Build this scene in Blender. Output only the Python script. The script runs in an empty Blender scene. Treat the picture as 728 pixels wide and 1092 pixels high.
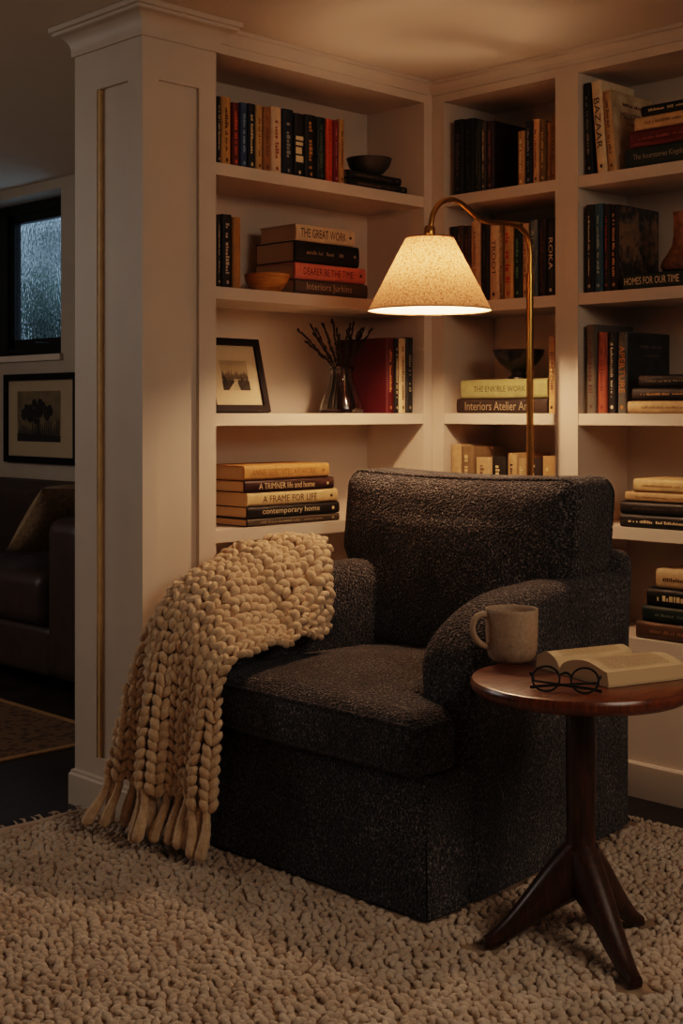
import bpy, math, random
import numpy as np
from mathutils import Vector, Matrix, noise
random.seed(7); rng = np.random.default_rng(11)
col = bpy.context.scene.collection
PI = math.pi

# ------------------------------------------------------------------ camera model (728 x 1092)
F_, A_, CX, CY, HZ, EYE = 1421.8, 0.79524, -3.4249, -3.0485, 438.85, 1.15
CA, SA = math.cos(A_), math.sin(A_)
def ray(u, v):
    r = (u - 364) / F_
    return Vector((CA + r * SA, SA - r * CA, -(v - HZ) / F_))
CAM = Vector((CX, CY, EYE))
def onZ(u, v, z=0.0):
    d = ray(u, v); return CAM + d * ((z - EYE) / d.z)
def onX(u, v, x=0.0):
    d = ray(u, v); return CAM + d * ((x - CX) / d.x)
def onY(u, v, y=0.0):
    d = ray(u, v); return CAM + d * ((y - CY) / d.y)
def depth(u, v, f):
    return CAM + ray(u, v) * f

# ------------------------------------------------------------------ materials
def lin(c):
    if isinstance(c, str):
        c = [int(c[i:i + 2], 16) / 255 for i in (0, 2, 4)]
    return tuple(x / 12.92 if x <= .04045 else ((x + .055) / 1.055) ** 2.4 for x in c[:3]) + (1,)
MC = {}
def newmat(name):
    m = bpy.data.materials.new(name); m.use_nodes = True
    nt = m.node_tree; b = nt.nodes['Principled BSDF']
    return m, nt, b
def N(nt, t, **kw):
    n = nt.nodes.new(t)
    for k, v in kw.items():
        if k in n.inputs: n.inputs[k].default_value = v
        else: setattr(n, k, v)
    return n
def coords(nt, scale=(1, 1, 1), kind='Object'):
    tc = N(nt, 'ShaderNodeTexCoord'); mp = N(nt, 'ShaderNodeMapping')
    mp.inputs['Scale'].default_value = scale
    nt.links.new(tc.outputs[kind], mp.inputs['Vector']); return mp.outputs['Vector']
def ramp(nt, fac, stops):
    r = N(nt, 'ShaderNodeValToRGB'); e = r.color_ramp.elements
    while len(e) < len(stops): e.new(.5)
    for k, (p, c) in enumerate(stops):
        e[k].position = p; e[k].color = lin(c)
    nt.links.new(fac, r.inputs['Fac']); return r.outputs['Color']
def bump(nt, b, h, strength=.3, dist=.01):
    bn = N(nt, 'ShaderNodeBump', Strength=strength, Distance=dist)
    nt.links.new(h, bn.inputs['Height']); nt.links.new(bn.outputs['Normal'], b.inputs['Normal'])
def mat(c, rough=.5, noise_amt=.12, scale=30, spec=.3, metal=0, key=None, bmp=0):
    k = (c, rough, noise_amt, scale, spec, metal, bmp)
    if k in MC: return MC[k]
    m, nt, b = newmat(key or 'paint_' + str(c))
    b.inputs['Roughness'].default_value = rough; b.inputs['Metallic'].default_value = metal
    b.inputs['Specular IOR Level'].default_value = spec
    v = coords(nt); nz = N(nt, 'ShaderNodeTexNoise', Scale=scale, Detail=5.0); nt.links.new(v, nz.inputs['Vector'])
    L = lin(c)
    r = N(nt, 'ShaderNodeValToRGB'); e = r.color_ramp.elements
    e[0].position = .3; e[1].position = .7
    e[0].color = tuple(x * (1 - noise_amt) for x in L[:3]) + (1,); e[1].color = tuple(min(1, x * (1 + noise_amt)) for x in L[:3]) + (1,)
    nt.links.new(nz.outputs['Fac'], r.inputs['Fac']); nt.links.new(r.outputs['Color'], b.inputs['Base Color'])
    if bmp: bump(nt, b, nz.outputs['Fac'], bmp, .005)
    MC[k] = m; return m

def boucle():
    m, nt, b = newmat('charcoal_boucle')
    v = coords(nt)
    n1 = N(nt, 'ShaderNodeTexNoise', Scale=165.0, Detail=3.0, Roughness=.6); n2 = N(nt, 'ShaderNodeTexVoronoi', Scale=150.0)
    n3 = N(nt, 'ShaderNodeTexNoise', Scale=7.0, Detail=2.0)
    for n in (n1, n2, n3): nt.links.new(v, n.inputs['Vector'])
    c = ramp(nt, n1.outputs['Fac'], [(.36, '1e1d1e'), (.48, '3e3b3c'), (.58, '646060'), (.69, 'a8a29c')])
    d = ramp(nt, n3.outputs['Fac'], [(.3, 'b8b0aa'), (.7, 'ffffff')])
    mx = N(nt, 'ShaderNodeMix', data_type='RGBA', blend_type='MULTIPLY'); mx.inputs['Factor'].default_value = 1
    nt.links.new(c, mx.inputs['A']); nt.links.new(d, mx.inputs['B']); nt.links.new(mx.outputs['Result'], b.inputs['Base Color'])
    ad = N(nt, 'ShaderNodeMath', operation='SUBTRACT'); nt.links.new(n1.outputs['Fac'], ad.inputs[0]); nt.links.new(n2.outputs['Distance'], ad.inputs[1])
    bump(nt, b, ad.outputs[0], .8, .010)
    b.inputs['Roughness'].default_value = .9; b.inputs['Specular IOR Level'].default_value = .25
    b.inputs['Sheen Weight'].default_value = .12; b.inputs['Sheen Roughness'].default_value = .5
    return m
def yarn(name, c0, c1, scale=60):
    m, nt, b = newmat(name)
    v = coords(nt); n1 = N(nt, 'ShaderNodeTexNoise', Scale=float(scale), Detail=5.0, Roughness=.7); nt.links.new(v, n1.inputs['Vector'])
    n2 = N(nt, 'ShaderNodeTexNoise', Scale=420.0, Detail=3.0); nt.links.new(v, n2.inputs['Vector'])
    c = ramp(nt, n1.outputs['Fac'], [(.3, c0), (.7, c1)]); nt.links.new(c, b.inputs['Base Color'])
    bump(nt, b, n2.outputs['Fac'], .55, .006)
    b.inputs['Roughness'].default_value = .95; b.inputs['Specular IOR Level'].default_value = .1
    b.inputs['Sheen Weight'].default_value = .25
    return m
def wood(name, c0, c1, c2, scale=(1, 1, 1), rough=.35, coat=0.0):
    m, nt, b = newmat(name)
    v = coords(nt, scale)
    n1 = N(nt, 'ShaderNodeTexNoise', Scale=14.0, Detail=8.0, Roughness=.62, Distortion=.6); nt.links.new(v, n1.inputs['Vector'])
    c = ramp(nt, n1.outputs['Fac'], [(.3, c0), (.52, c1), (.72, c2)]); nt.links.new(c, b.inputs['Base Color'])
    bump(nt, b, n1.outputs['Fac'], .08, .004)
    b.inputs['Roughness'].default_value = rough; b.inputs['Coat Weight'].default_value = coat
    return m
def planks():
    m, nt, b = newmat('dark_plank_floor')
    v = coords(nt)
    br = N(nt, 'ShaderNodeTexBrick', Scale=1.0, **{'Mortar Size': .004, 'Brick Width': 1.4, 'Row Height': .13})
    br.offset = .37; br.inputs['Color1'].default_value = lin('4a3a30'); br.inputs['Color2'].default_value = lin('3b2e27'); br.inputs['Mortar'].default_value = lin('120d0a')
    nt.links.new(v, br.inputs['Vector'])
    v2 = coords(nt, (2, 22, 1)); n1 = N(nt, 'ShaderNodeTexNoise', Scale=3.0, Detail=8.0, Roughness=.6); nt.links.new(v2, n1.inputs['Vector'])
    g = ramp(nt, n1.outputs['Fac'], [(.3, '8a8078'), (.7, 'ffffff')])
    mx = N(nt, 'ShaderNodeMix', data_type='RGBA', blend_type='MULTIPLY'); mx.inputs['Factor'].default_value = 1
    nt.links.new(br.outputs['Color'], mx.inputs['A']); nt.links.new(g, mx.inputs['B']); nt.links.new(mx.outputs['Result'], b.inputs['Base Color'])
    bump(nt, b, n1.outputs['Fac'], .12, .004)
    b.inputs['Roughness'].default_value = .42
    return m
def page_mat(ax='X', sc_=260.0):
    m, nt, b = newmat('page_edges')
    v = coords(nt); w = N(nt, 'ShaderNodeTexWave', Scale=sc_, Distortion=1.5); w.bands_direction = ax; nt.links.new(v, w.inputs['Vector'])
    c = ramp(nt, w.outputs['Fac'], [(0, 'b5946c'), (1, 'd9ba90')]); nt.links.new(c, b.inputs['Base Color']); b.inputs['Roughness'].default_value = .8
    return m
def art_mat(name, stops, scale=9.0, vertical=.0, detail=6.0):
    """A soft picture: noise mixed with a height gradient through a colour ramp."""
    m, nt, b = newmat(name)
    v = coords(nt, kind='Generated'); n1 = N(nt, 'ShaderNodeTexNoise', Scale=scale, Detail=detail, Roughness=.6); nt.links.new(v, n1.inputs['Vector'])
    sp = N(nt, 'ShaderNodeSeparateXYZ'); nt.links.new(v, sp.inputs[0])
    ma = N(nt, 'ShaderNodeMath', operation='MULTIPLY_ADD'); ma.inputs[1].default_value = vertical
    nt.links.new(sp.outputs['Z'], ma.inputs[0]); nt.links.new(n1.outputs['Fac'], ma.inputs[2])
    c = ramp(nt, ma.outputs[0], stops); nt.links.new(c, b.inputs['Base Color']); b.inputs['Roughness'].default_value = .6
    return m
def glassmat(name, rough=0.0, colr=(1, 1, 1, 1), droplets=False):
    m, nt, b = newmat(name)
    b.inputs['Transmission Weight'].default_value = 1; b.inputs['Roughness'].default_value = rough; b.inputs['Base Color'].default_value = colr; b.inputs['IOR'].default_value = 1.45
    if droplets:
        b.inputs['IOR'].default_value = 1.2
        v = coords(nt, (1, 1, .55)); vo = N(nt, 'ShaderNodeTexVoronoi', Scale=75.0); nt.links.new(v, vo.inputs['Vector'])
        n1 = N(nt, 'ShaderNodeTexNoise', Scale=26.0, Detail=3.0); v2 = coords(nt, (1, 1, .12)); nt.links.new(v2, n1.inputs['Vector'])
        ad = N(nt, 'ShaderNodeMath', operation='SUBTRACT'); nt.links.new(n1.outputs['Fac'], ad.inputs[0]); nt.links.new(vo.outputs['Distance'], ad.inputs[1])
        bump(nt, b, ad.outputs[0], .2, .006)
    return m
def lensmat():
    m = bpy.data.materials.new('lens_glass'); m.use_nodes = True; nt = m.node_tree; nt.nodes.clear()
    o = N(nt, 'ShaderNodeOutputMaterial'); t = N(nt, 'ShaderNodeBsdfTransparent'); g = N(nt, 'ShaderNodeBsdfGlossy', Roughness=.35); mx = N(nt, 'ShaderNodeMixShader'); mx.inputs[0].default_value = .025
    t.inputs['Color'].default_value = (.93, .92, .9, 1); nt.links.new(t.outputs[0], mx.inputs[1]); nt.links.new(g.outputs[0], mx.inputs[2]); nt.links.new(mx.outputs[0], o.inputs['Surface'])
    return m
SHADE_IN = True
def shade_mat():
    m = bpy.data.materials.new('linen_shade'); m.use_nodes = True; nt = m.node_tree; nt.nodes.clear()
    o = N(nt, 'ShaderNodeOutputMaterial'); d = N(nt, 'ShaderNodeBsdfDiffuse'); t = N(nt, 'ShaderNodeBsdfTranslucent'); mx = N(nt, 'ShaderNodeMixShader'); mx.inputs[0].default_value = .155
    v = coords(nt); n1 = N(nt, 'ShaderNodeTexNoise', Scale=170.0, Detail=4.0, Roughness=.7); nt.links.new(v, n1.inputs['Vector'])
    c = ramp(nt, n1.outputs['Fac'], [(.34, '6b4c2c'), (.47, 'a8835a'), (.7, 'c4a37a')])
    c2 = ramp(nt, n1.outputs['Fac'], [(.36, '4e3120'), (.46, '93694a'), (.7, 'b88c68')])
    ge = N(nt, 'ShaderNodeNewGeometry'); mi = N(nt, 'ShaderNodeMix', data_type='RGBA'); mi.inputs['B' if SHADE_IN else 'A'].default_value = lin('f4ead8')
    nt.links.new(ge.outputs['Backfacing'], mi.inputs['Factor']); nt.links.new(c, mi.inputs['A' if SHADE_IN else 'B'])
    nt.links.new(mi.outputs['Result'], d.inputs['Color']); nt.links.new(c2, t.inputs['Color'])
    nt.links.new(d.outputs[0], mx.inputs[1]); nt.links.new(t.outputs[0], mx.inputs[2]); nt.links.new(mx.outputs[0], o.inputs['Surface'])
    return m
def emis(name, c, s):
    m, nt, b = newmat(name); b.inputs['Emission Color'].default_value = lin(c); b.inputs['Emission Strength'].default_value = s; b.inputs['Base Color'].default_value = lin(c); return m
def persian():
    m, nt, b = newmat('persian_rug_weave')
    v = coords(nt); vo = N(nt, 'ShaderNodeTexVoronoi', Scale=30.0); nt.links.new(v, vo.inputs['Vector'])
    n1 = N(nt, 'ShaderNodeTexNoise', Scale=50.0, Detail=4.0); nt.links.new(v, n1.inputs['Vector'])
    ad = N(nt, 'ShaderNodeMath', operation='ADD'); nt.links.new(vo.outputs['Distance'], ad.inputs[0]); nt.links.new(n1.outputs['Fac'], ad.inputs[1])
    c = ramp(nt, ad.outputs[0], [(.6, '382619'), (.75, '644a32'), (.85, '48321f'), (1.0, '75583a')]); nt.links.new(c, b.inputs['Base Color'])
    b.inputs['Roughness'].default_value = .95; return m

PAINT = mat('d3c4b2', .55, .03, 6, key='cream_paint')
WALLP = mat('b9aa98', .8, .04, 4, key='wall_paint')
CEILP = mat('e4d6c4', .9, .02, 3, key='ceiling_paint')
GOLDL = mat('dcbc84', .5, .1, 20, key='ochre_groove')
FLOORM = planks(); BOUCLE = boucle()
PIPING = mat('1a1614', .9, .2, 200, key='piping_cord')
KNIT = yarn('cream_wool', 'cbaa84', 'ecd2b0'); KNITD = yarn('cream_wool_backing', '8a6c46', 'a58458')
RUGY = yarn('beige_rug_wool', 'b7a18a', 'dccbb6', 9); RUGB = mat('9a846c', .95, .2, 40, key='rug_backing')
WALNUT = wood('walnut', '38190a', '653214', '8a4c20', (1, 9, 1), .3, .25); WALNUTV = wood('walnut_turned', '1c0c05', '381a0b', '532a12', (9, 9, 1), .35, .2)
DIFF = bpy.data.materials.new('added_diffuser_mat'); DIFF.use_nodes = True  # half-clear material for the disc added to soften the upward light
_n = DIFF.node_tree; _n.nodes.clear(); _t = N(_n, 'ShaderNodeBsdfTranslucent'); _t.inputs['Color'].default_value = lin('f3e6d0'); _o = N(_n, 'ShaderNodeOutputMaterial'); _p = N(_n, 'ShaderNodeBsdfTransparent'); _x = N(_n, 'ShaderNodeMixShader'); _x.inputs[0].default_value = .62; _n.links.new(_p.outputs[0], _x.inputs[1]); _n.links.new(_t.outputs[0], _x.inputs[2]); _n.links.new(_x.outputs[0], _o.inputs['Surface'])
BULB, _nt, _b = newmat('warm_bulb'); _b.inputs['Emission Color'].default_value = (1, .615, .385, 1); _b.inputs['Emission Strength'].default_value = 380
BRASS = mat('b08a4a', .24, .1, 60, .5, 1, key='aged_brass')
PAGES = page_mat(); SHADE = shade_mat()
BLACK = mat('100d0b', .45, .1, 30, key='black_paint'); DKWOOD = mat('140c08', .6, .2, 40, .12, key='dark_frame_wood')

# ------------------------------------------------------------------ geometry helpers
WM = {}
def thing(name, label, cat, M, group=None, kind=None):
    o = bpy.data.objects.new(name, None); col.objects.link(o); o.empty_display_size = .05
    if not isinstance(M, Matrix): M = Matrix.Translation(M)
    o.matrix_world = M; WM[o.name] = M
    if label: o['label'] = label; o['category'] = cat
    if group: o['group'] = group
    if kind: o['kind'] = kind
    return o
def tag(o, label, cat, group=None, kind=None):
    o['label'] = label; o['category'] = cat
    if group: o['group'] = group
    if kind: o['kind'] = kind
    return o
class MB:
    def __init__(s): s.v = []; s.f = []; s.m = []; s.cur = 0
    def add(s, vs, fs):
        o = len(s.v); s.v.extend(Vector(v) for v in vs); s.f.extend(tuple(i + o for i in f) for f in fs); s.m.extend([s.cur] * len(fs)); return s
    def box(s, lo, hi):
        (a, b, c), (d, e, f) = lo, hi
        return s.add([(a, b, c), (d, b, c), (d, e, c), (a, e, c), (a, b, f), (d, b, f), (d, e, f), (a, e, f)],
                     [(0, 3, 2, 1), (4, 5, 6, 7), (0, 1, 5, 4), (1, 2, 6, 5), (2, 3, 7, 6), (3, 0, 4, 7)])
    def quad(s, a, b, c, d): return s.add([a, b, c, d], [(0, 1, 2, 3)])
    def lathe(s, prof, c=(0, 0, 0), seg=40, axis=None):
        vs = []; fs = []; n = len(prof); c = Vector(c)
        for r, z in prof:
            for k in range(seg):
                a = 2 * PI * k / seg; vs.append(c + Vector((r * math.cos(a), r * math.sin(a), z)))
        for i in range(n - 1):
            for k in range(seg):
                k2 = (k + 1) % seg; fs.append((i * seg + k, i * seg + k2, (i + 1) * seg + k2, (i + 1) * seg + k))
        if prof[0][0] < 1e-4 or True:
            if prof[0][0] > 1e-5: pass
        return s.add(vs, fs)
    def disc(s, c, r, seg=40, up=True):
        c = Vector(c); vs = [c + Vector((r * math.cos(2 * PI * k / seg), r * math.sin(2 * PI * k / seg), 0)) for k in range(seg)]
        return s.add(vs, [tuple(range(seg)) if up else tuple(range(seg))[::-1]])
    def tube(s, path, rad, seg=12, caps=True, closed=False):
        path = [Vector(p) for p in path]; n = len(path); rf = rad if callable(rad) else (lambda t: rad)
        vs = []; fs = []; up = None
        for i, p in enumerate(path):
            a = path[(i - 1) % n] if closed else path[max(0, i - 1)]; b = path[(i + 1) % n] if closed else path[min(n - 1, i + 1)]
            t = (b - a).normalized()
            if up is None: up = Vector((0, 0, 1)) if abs(t.z) < .9 else Vector((1, 0, 0))
            x = (up - t * up.dot(t)).normalized(); y = t.cross(x); up = x
            r = rf(i / max(1, n - 1))
            for k in range(seg):
                q = 2 * PI * k / seg; vs.append(p + x * (r * math.cos(q)) + y * (r * math.sin(q)))
        for i in range(n if closed else n - 1):
            j = (i + 1) % n
            for k in range(seg):
                k2 = (k + 1) % seg; fs.append((i * seg + k, i * seg + k2, j * seg + k2, j * seg + k))
        if caps and not closed: fs += [tuple(range(seg))[::-1], tuple(range((n - 1) * seg, n * seg))]
        return s.add(vs, fs)
    def prism(s, poly, h, M=Matrix()):
        """2-D polygon (x, y) extruded along z by h, then transformed by M."""
        n = len(poly); vs = [M @ Vector((x, y, 0)) for x, y in poly] + [M @ Vector((x, y, h)) for x, y in poly]
        return s.add(vs, [tuple(range(n))[::-1], tuple(range(n, 2 * n))] + [(k, (k + 1) % n, n + (k + 1) % n, n + k) for k in range(n)])
    def grid(s, P):
        r, c = len(P), len(P[0])
        return s.add([p for row in P for p in row], [(i * c + j, i * c + j + 1, (i + 1) * c + j + 1, (i + 1) * c + j) for i in range(r - 1) for j in range(c - 1)])
    def build(s, name, mats, parent=None, world=True, smooth=True, angle=35, **tags):
        if not isinstance(mats, (list, tuple)): mats = [mats]
        vs = s.v
        if parent is not None and world:
            inv = WM[parent.name].inverted(); vs = [inv @ v for v in vs]
        me = bpy.data.meshes.new(name); me.from_pydata([tuple(v) for v in vs], [], s.f)
        for m in mats: me.materials.append(m)
        if len(mats) > 1: me.polygons.foreach_set('material_index', s.m)
        me.update()
        if smooth:
            me.shade_smooth()
            try: me.set_sharp_from_angle(angle=math.radians(angle))
            except Exception: pass
        o = bpy.data.objects.new(name, me); col.objects.link(o)
        if parent is not None: o.parent = parent; WM[o.name] = WM[parent.name]
        else: WM[o.name] = Matrix()
        for k, v in tags.items(): o[k] = v
        return o
def structure(name, mb, m, **k):
    o = mb.build(name, m, **k); o['kind'] = 'structure'; return o

def axis_samples(lo, hi, r, n, extra=()):
    a = [lo + r * t for t in (0, .12, .3, .55, .8, 1)]
    b = [hi - r * t for t in (1, .8, .55, .3, .12, 0)]
    mid = [lo + r + (hi - lo - 2 * r) * k / n for k in range(1, n)]
    mid = sorted(set(mid) | {e for e in extra if lo + r < e < hi - r})
    return a + mid + b
def rbox_map(lo, hi, r):
    lo = Vector(lo); hi = Vector(hi)
    def f(p):
        q = Vector([min(max(p[i], lo[i] + r), hi[i] - r) for i in range(3)]); d = Vector(p) - q
        return q + d.normalized() * r if d.length > 1e-9 else Vector(p)
    return f
def rbox(mb, lo, hi, r, n=(8, 8, 8), deform=None, extra=((), (), ())):
    ax = [axis_samples(lo[i], hi[i], r, n[i], extra[i]) for i in range(3)]; f = rbox_map(lo, hi, r)
    idx = {}; vs = []; fs = []
    def V(i, j, k):
        key = (i, j, k)
        if key not in idx:
            p = f((ax[0][i], ax[1][j], ax[2][k])); idx[key] = len(vs); vs.append(deform(p) if deform else p)
        return idx[key]
    L = [len(a) - 1 for a in ax]
    for j in range(L[1]):
        for k in range(L[2]):
            fs.append((V(0, j, k), V(0, j, k + 1), V(0, j + 1, k + 1), V(0, j + 1, k))); fs.append((V(L[0], j, k), V(L[0], j + 1, k), V(L[0], j + 1, k + 1), V(L[0], j, k + 1)))
    for i in range(L[0]):
        for k in range(L[2]):
            fs.append((V(i, 0, k), V(i + 1, 0, k), V(i + 1, 0, k + 1), V(i, 0, k + 1))); fs.append((V(i, L[1], k), V(i, L[1], k + 1), V(i + 1, L[1], k + 1), V(i + 1, L[1], k)))
    for i in range(L[0]):
        for j in range(L[1]):
            fs.append((V(i, j, 0), V(i, j + 1, 0), V(i + 1, j + 1, 0), V(i + 1, j, 0))); fs.append((V(i, j, L[2]), V(i + 1, j, L[2]), V(i + 1, j + 1, L[2]), V(i, j + 1, L[2])))
    return mb.add(vs, fs)
def sstep(a, b, x):
    t = min(1, max(0, (x - a) / (b - a))); return t * t * (3 - 2 * t)
def catmull(P, t):
    n = len(P) - 1; x = min(max(t, 0), 1) * n; i = min(int(x), n - 1); f = x - i
    a, b, c, d = P[max(i - 1, 0)], P[i], P[i + 1], P[min(i + 2, n)]
    return .5 * ((2 * b) + (c - a) * f + (2 * a - 5 * b + 4 * c - d) * f * f + (3 * b - a - 3 * c + d) * f ** 3)

# ------------------------------------------------------------------ room shell
CEIL = 2.275; FZ = 0.0
X0, X1, Y0, Y1 = -4.9, .42, -4.5, 3.7
XW = .10                                                    # window wall of the room beyond
structure('floor', MB().box((X0, Y0, -.06), (X1, Y1, FZ)), FLOORM)
structure('ceiling', MB().box((X0, Y0, CEIL), (X1, Y1, CEIL + .06)), CEILP)
structure('wall_front', MB().box((X0 - .08, Y0, 0), (X0, Y1, CEIL)), WALLP)
structure('wall_back', MB().box((X0, Y0 - .08, 0), (X1, Y0, CEIL)), WALLP)
structure('wall_far', MB().box((X0, Y1, 0), (XW, Y1 + .08, CEIL)), WALLP)
structure('wall_right', MB().box((.305, Y0, 0), (.40, .305, CEIL)), WALLP)
wtr = onX(65, 200, XW); wsl = onX(65, 377, XW)
wy0, wz0, wz1 = wtr.y, wsl.z, wtr.z; wy1 = wy0 + 1.25; RD = .14
w = MB(); T2 = RD + .10
w.box((XW, .31, 0), (XW + T2, Y1, wz0)).box((XW, .31, wz1), (XW + T2, Y1, CEIL)).box((XW, .31, wz0), (XW + T2, wy0, wz1)).box((XW, wy1, wz0), (XW + T2, Y1, wz1))
structure('wall_left', w, WALLP)
structure('trim_4', MB().box((XW - .02, wy0 - .02, wz0 - .03), (XW + RD, wy1 + .02, wz0)), PAINT)
# window: black frame, sash, wet panes
WIN = thing('window_1', None, None, (XW + RD, wy0, wz0), kind='structure')
xf = XW + RD; fw = .05
m = MB().box((xf, wy0, wz0), (xf + .06, wy1, wz0 + fw)).box((xf, wy0, wz1 - fw), (xf + .06, wy1, wz1)).box((xf, wy0, wz0), (xf + .06, wy0 + .02, wz1)).box((xf, wy1 - fw, wz0), (xf + .06, wy1, wz1))
ymul = onX(4, 300, xf).y
m.box((xf - .005, ymul - .045, wz0), (xf + .06, ymul + .045, wz1)).build('window_frame', BLACK, WIN, smooth=False)
def sash(ya, yb):
    s = .045
    o = MB().box((xf + .012, ya, wz0 + fw), (xf + .05, yb, wz0 + fw + s)).box((xf + .012, ya, wz1 - fw - s), (xf + .05, yb, wz1 - fw)).box((xf + .012, ya, wz0 + fw), (xf + .05, ya + s * .5, wz1 - fw)).box((xf + .012, yb - s, wz0 + fw), (xf + .05, yb, wz1 - fw)).build('sash', BLACK, WIN, smooth=False)
    MB().box((xf + .028, ya + s * .5, wz0 + fw + s), (xf + .033, yb - s, wz1 - fw - s)).build('pane', glassmat('rainy_glass', .12, (.93, .97, 1, 1), True), o, smooth=False)
    return o
s1 = sash(wy0 + .02, ymul - .045); sash(ymul + .045, wy1 - fw)
yl = (wy0 + ymul) / 2
MB().tube([(xf + .01, yl - .05, wz0 + .062), (xf - .004, yl - .02, wz0 + .066), (xf - .006, yl + .06, wz0 + .072)], .006).build('latch', mat('3c3a38', .3, .1, 20, .5, .8), s1)

# trees outside the window
def tree(x, y, h, r, label, c0, c1, seed):
    t = thing('garden_tree', label, 'tree', (x, y, -.5), group='trees outside the window')
    rg = np.random.default_rng(seed); m = MB()
    for k in range(900):
        d = rg.normal(size=3); d /= np.linalg.norm(d); rr = rg.random() ** .5
        c = Vector((x + d[0] * r * rr, y + d[1] * r * rr, h + d[2] * r * 1.15 * rr)); a = Vector(rg.normal(size=3)).normalized(); b = a.orthogonal().normalized(); s_ = .035 + .035 * rg.random()
        m.quad(c - a * s_, c - b * s_ * .5, c + a * s_, c + b * s_ * .5)
    m.build('foliage', mat(c0, .7, .5, 9), t, smooth=False)
    MB().tube([(x, y, -.5), (x + .03, y, h * .6), (x, y + .05, h)], lambda q: .09 - .05 * q).build('trunk', mat('241c15', .9), t)
def wt(u, v, x):
    p = onX(u, v, x); return p.x, p.y, p.z
tree(*wt(52, 345, 1.6), .34, 'dark leafy tree outside the rainy window, the lower and nearer one', '33473c', '', 3)
tree(*wt(50, 262, 2.6), .50, 'tall dim tree outside the rainy window, rising behind the other', '3a4f49', '', 4)
tree(*wt(18, 330, 3.4), .45, 'broad dim tree outside the rainy window, hidden mostly by the frame', '33463d', '', 5)

# ------------------------------------------------------------------ pillar
PXa, PXb, PYa, PYb = -1.243, -.983, -.04, .294
PIL = thing('pillar', 'cream panelled square pillar with crown and plinth at the bookcase end', 'pillar', (PXa, PYa, 0), kind='structure')
zt, zb = 2.075, .155; e = .013
m = MB().box((PXa + e, PYa + e, 0), (PXb, PYb, CEIL - .002))
# the face towards the chair: stiles at both edges, rails above and below
m.box((PXa, PYa, .0), (PXa + .055, PYa + e + .001, CEIL - .003)).box((PXb - .062, PYa, 0), (PXb, PYa + e + .001, CEIL - .003)).box((PXa + .055, PYa, zt), (PXb - .062, PYa + e + .001, CEIL - .003)).box((PXa + .055, PYa, 0), (PXb - .062, PYa + e + .001, zb))
ya, yb = PYa + .07, onX(105, 400, PXa).y - .01
m.box((PXa, PYa + e + .001, 0), (PXa + e + .001, ya, CEIL - .003)).box((PXa, yb + .02, 0), (PXa + e + .001, PYb, CEIL - .003)).box((PXa, ya, zt), (PXa + e + .001, yb + .02, CEIL - .003)).box((PXa, ya, 0), (PXa + e + .001, yb + .02, zb))
m.build('shaft', PAINT, PIL, smooth=False)
MB().box((PXa + .003, yb + .0085, zb), (PXa + e + .002, yb + .0205, zt)).build('panel_groove', GOLDL, PIL, smooth=False)
def rect_loops(lo, hi, prof):
    m = MB(); vs = []; fs = []
    for off, z in prof: vs += [(lo[0] - off, lo[1] - off, z), (hi[0] + off, lo[1] - off, z), (hi[0] + off, hi[1] + off, z), (lo[0] - off, hi[1] + off, z)]
    for i in range(len(prof) - 1):
        for k in range(4): fs.append((i * 4 + k, i * 4 + (k + 1) % 4, i * 4 + 4 + (k + 1) % 4, i * 4 + 4 + k))
    return m.add(vs, fs)
cz = 2.188
CROWN = [(0, cz), (.008, cz), (.008, cz + .012)] + [(.008 + .034 * (1 - math.cos(t)), cz + .014 + .045 * math.sin(t)) for t in [PI / 2 * k / 8 for k in range(9)]] + [(.048, cz + .062), (.048, cz + .070), (.056, cz + .072), (.056, CEIL - .001)]
rect_loops((PXa, PYa), (PXb, PYb), CROWN).build('crown', PAINT, PIL, angle=25)
rect_loops((PXa, PYa), (PXb - .004, PYb), [(.014, 0), (.014, .088), (.009, .093), (.009, .1), (0, .104)]).build('plinth', PAINT, PIL, smooth=False)

# ------------------------------------------------------------------ built-in bookcases
Z = dict(z1=1.882, z2=1.5175, z3=1.144, z4=.80, z5=.470); ZH = 2.203; ST = .036; D = .272
YA0, YA1, YB0, YB1 = -.0524, -.5188, -.6049, -1.52; XL, XR = PXb, -.042
BL = thing('bookcase', 'cream built-in bookcase bay between the panelled pillar and the corner', 'bookcase', (XL, 0, 0), group='built-in bookcases')
MB().box((XL, D, .0), (0, D + .02, CEIL - .002)).build('back_panel', PAINT, BL, smooth=False)
MB().box((XR, .0, 0), (-.0005, D, CEIL - .002)).build('side_panel', PAINT, BL, smooth=False)
MB().box((XL, -.0, ZH), (XR, .022, CEIL - .002)).box((XL, .022, ZH), (XR, D, ZH + .02)).build('header', PAINT, BL, smooth=False)
for z in Z.values(): MB().box((XL + .0005, .002, z - ST), (XR - .0005, D - .0005, z)).build('shelf', PAINT, BL, smooth=False)
MB().box((XL, .0, 0), (XR, .02, Z['z5'] - ST - .0005)).build('base_panel', PAINT, BL, smooth=False)
bc = [(0, CEIL - .045), (.006, CEIL - .044), (.010, CEIL - .03), (.022, CEIL - .014), (.03, CEIL - .012), (.03, CEIL - .001), (0, CEIL - .001)]
MB().prism([(-o, z) for o, z in bc], -(XL + .0515), Matrix(((0, 0, 1, XL + .02), (1, 0, 0, 0), (0, 1, 0, 0), (0, 0, 0, 1)))).build('crown', PAINT, BL, smooth=False)
BR = thing('bookcase', 'cream built-in bookcase of two bays behind the armchair and lamp', 'bookcase', (0, YA0, 0), group='built-in bookcases')
MB().box((D, YB1, 0), (D + .02, 0, CEIL - .002)).build('back_panel', PAINT, BR, smooth=False)
MB().box((0, YA0, 0), (D, -.0005, CEIL - .002)).build('side_panel', PAINT, BR, smooth=False)
MB().box((-.001, YB0, 0), (D, YA1, CEIL - .002)).build('divider', PAINT, BR, smooth=False)
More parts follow.
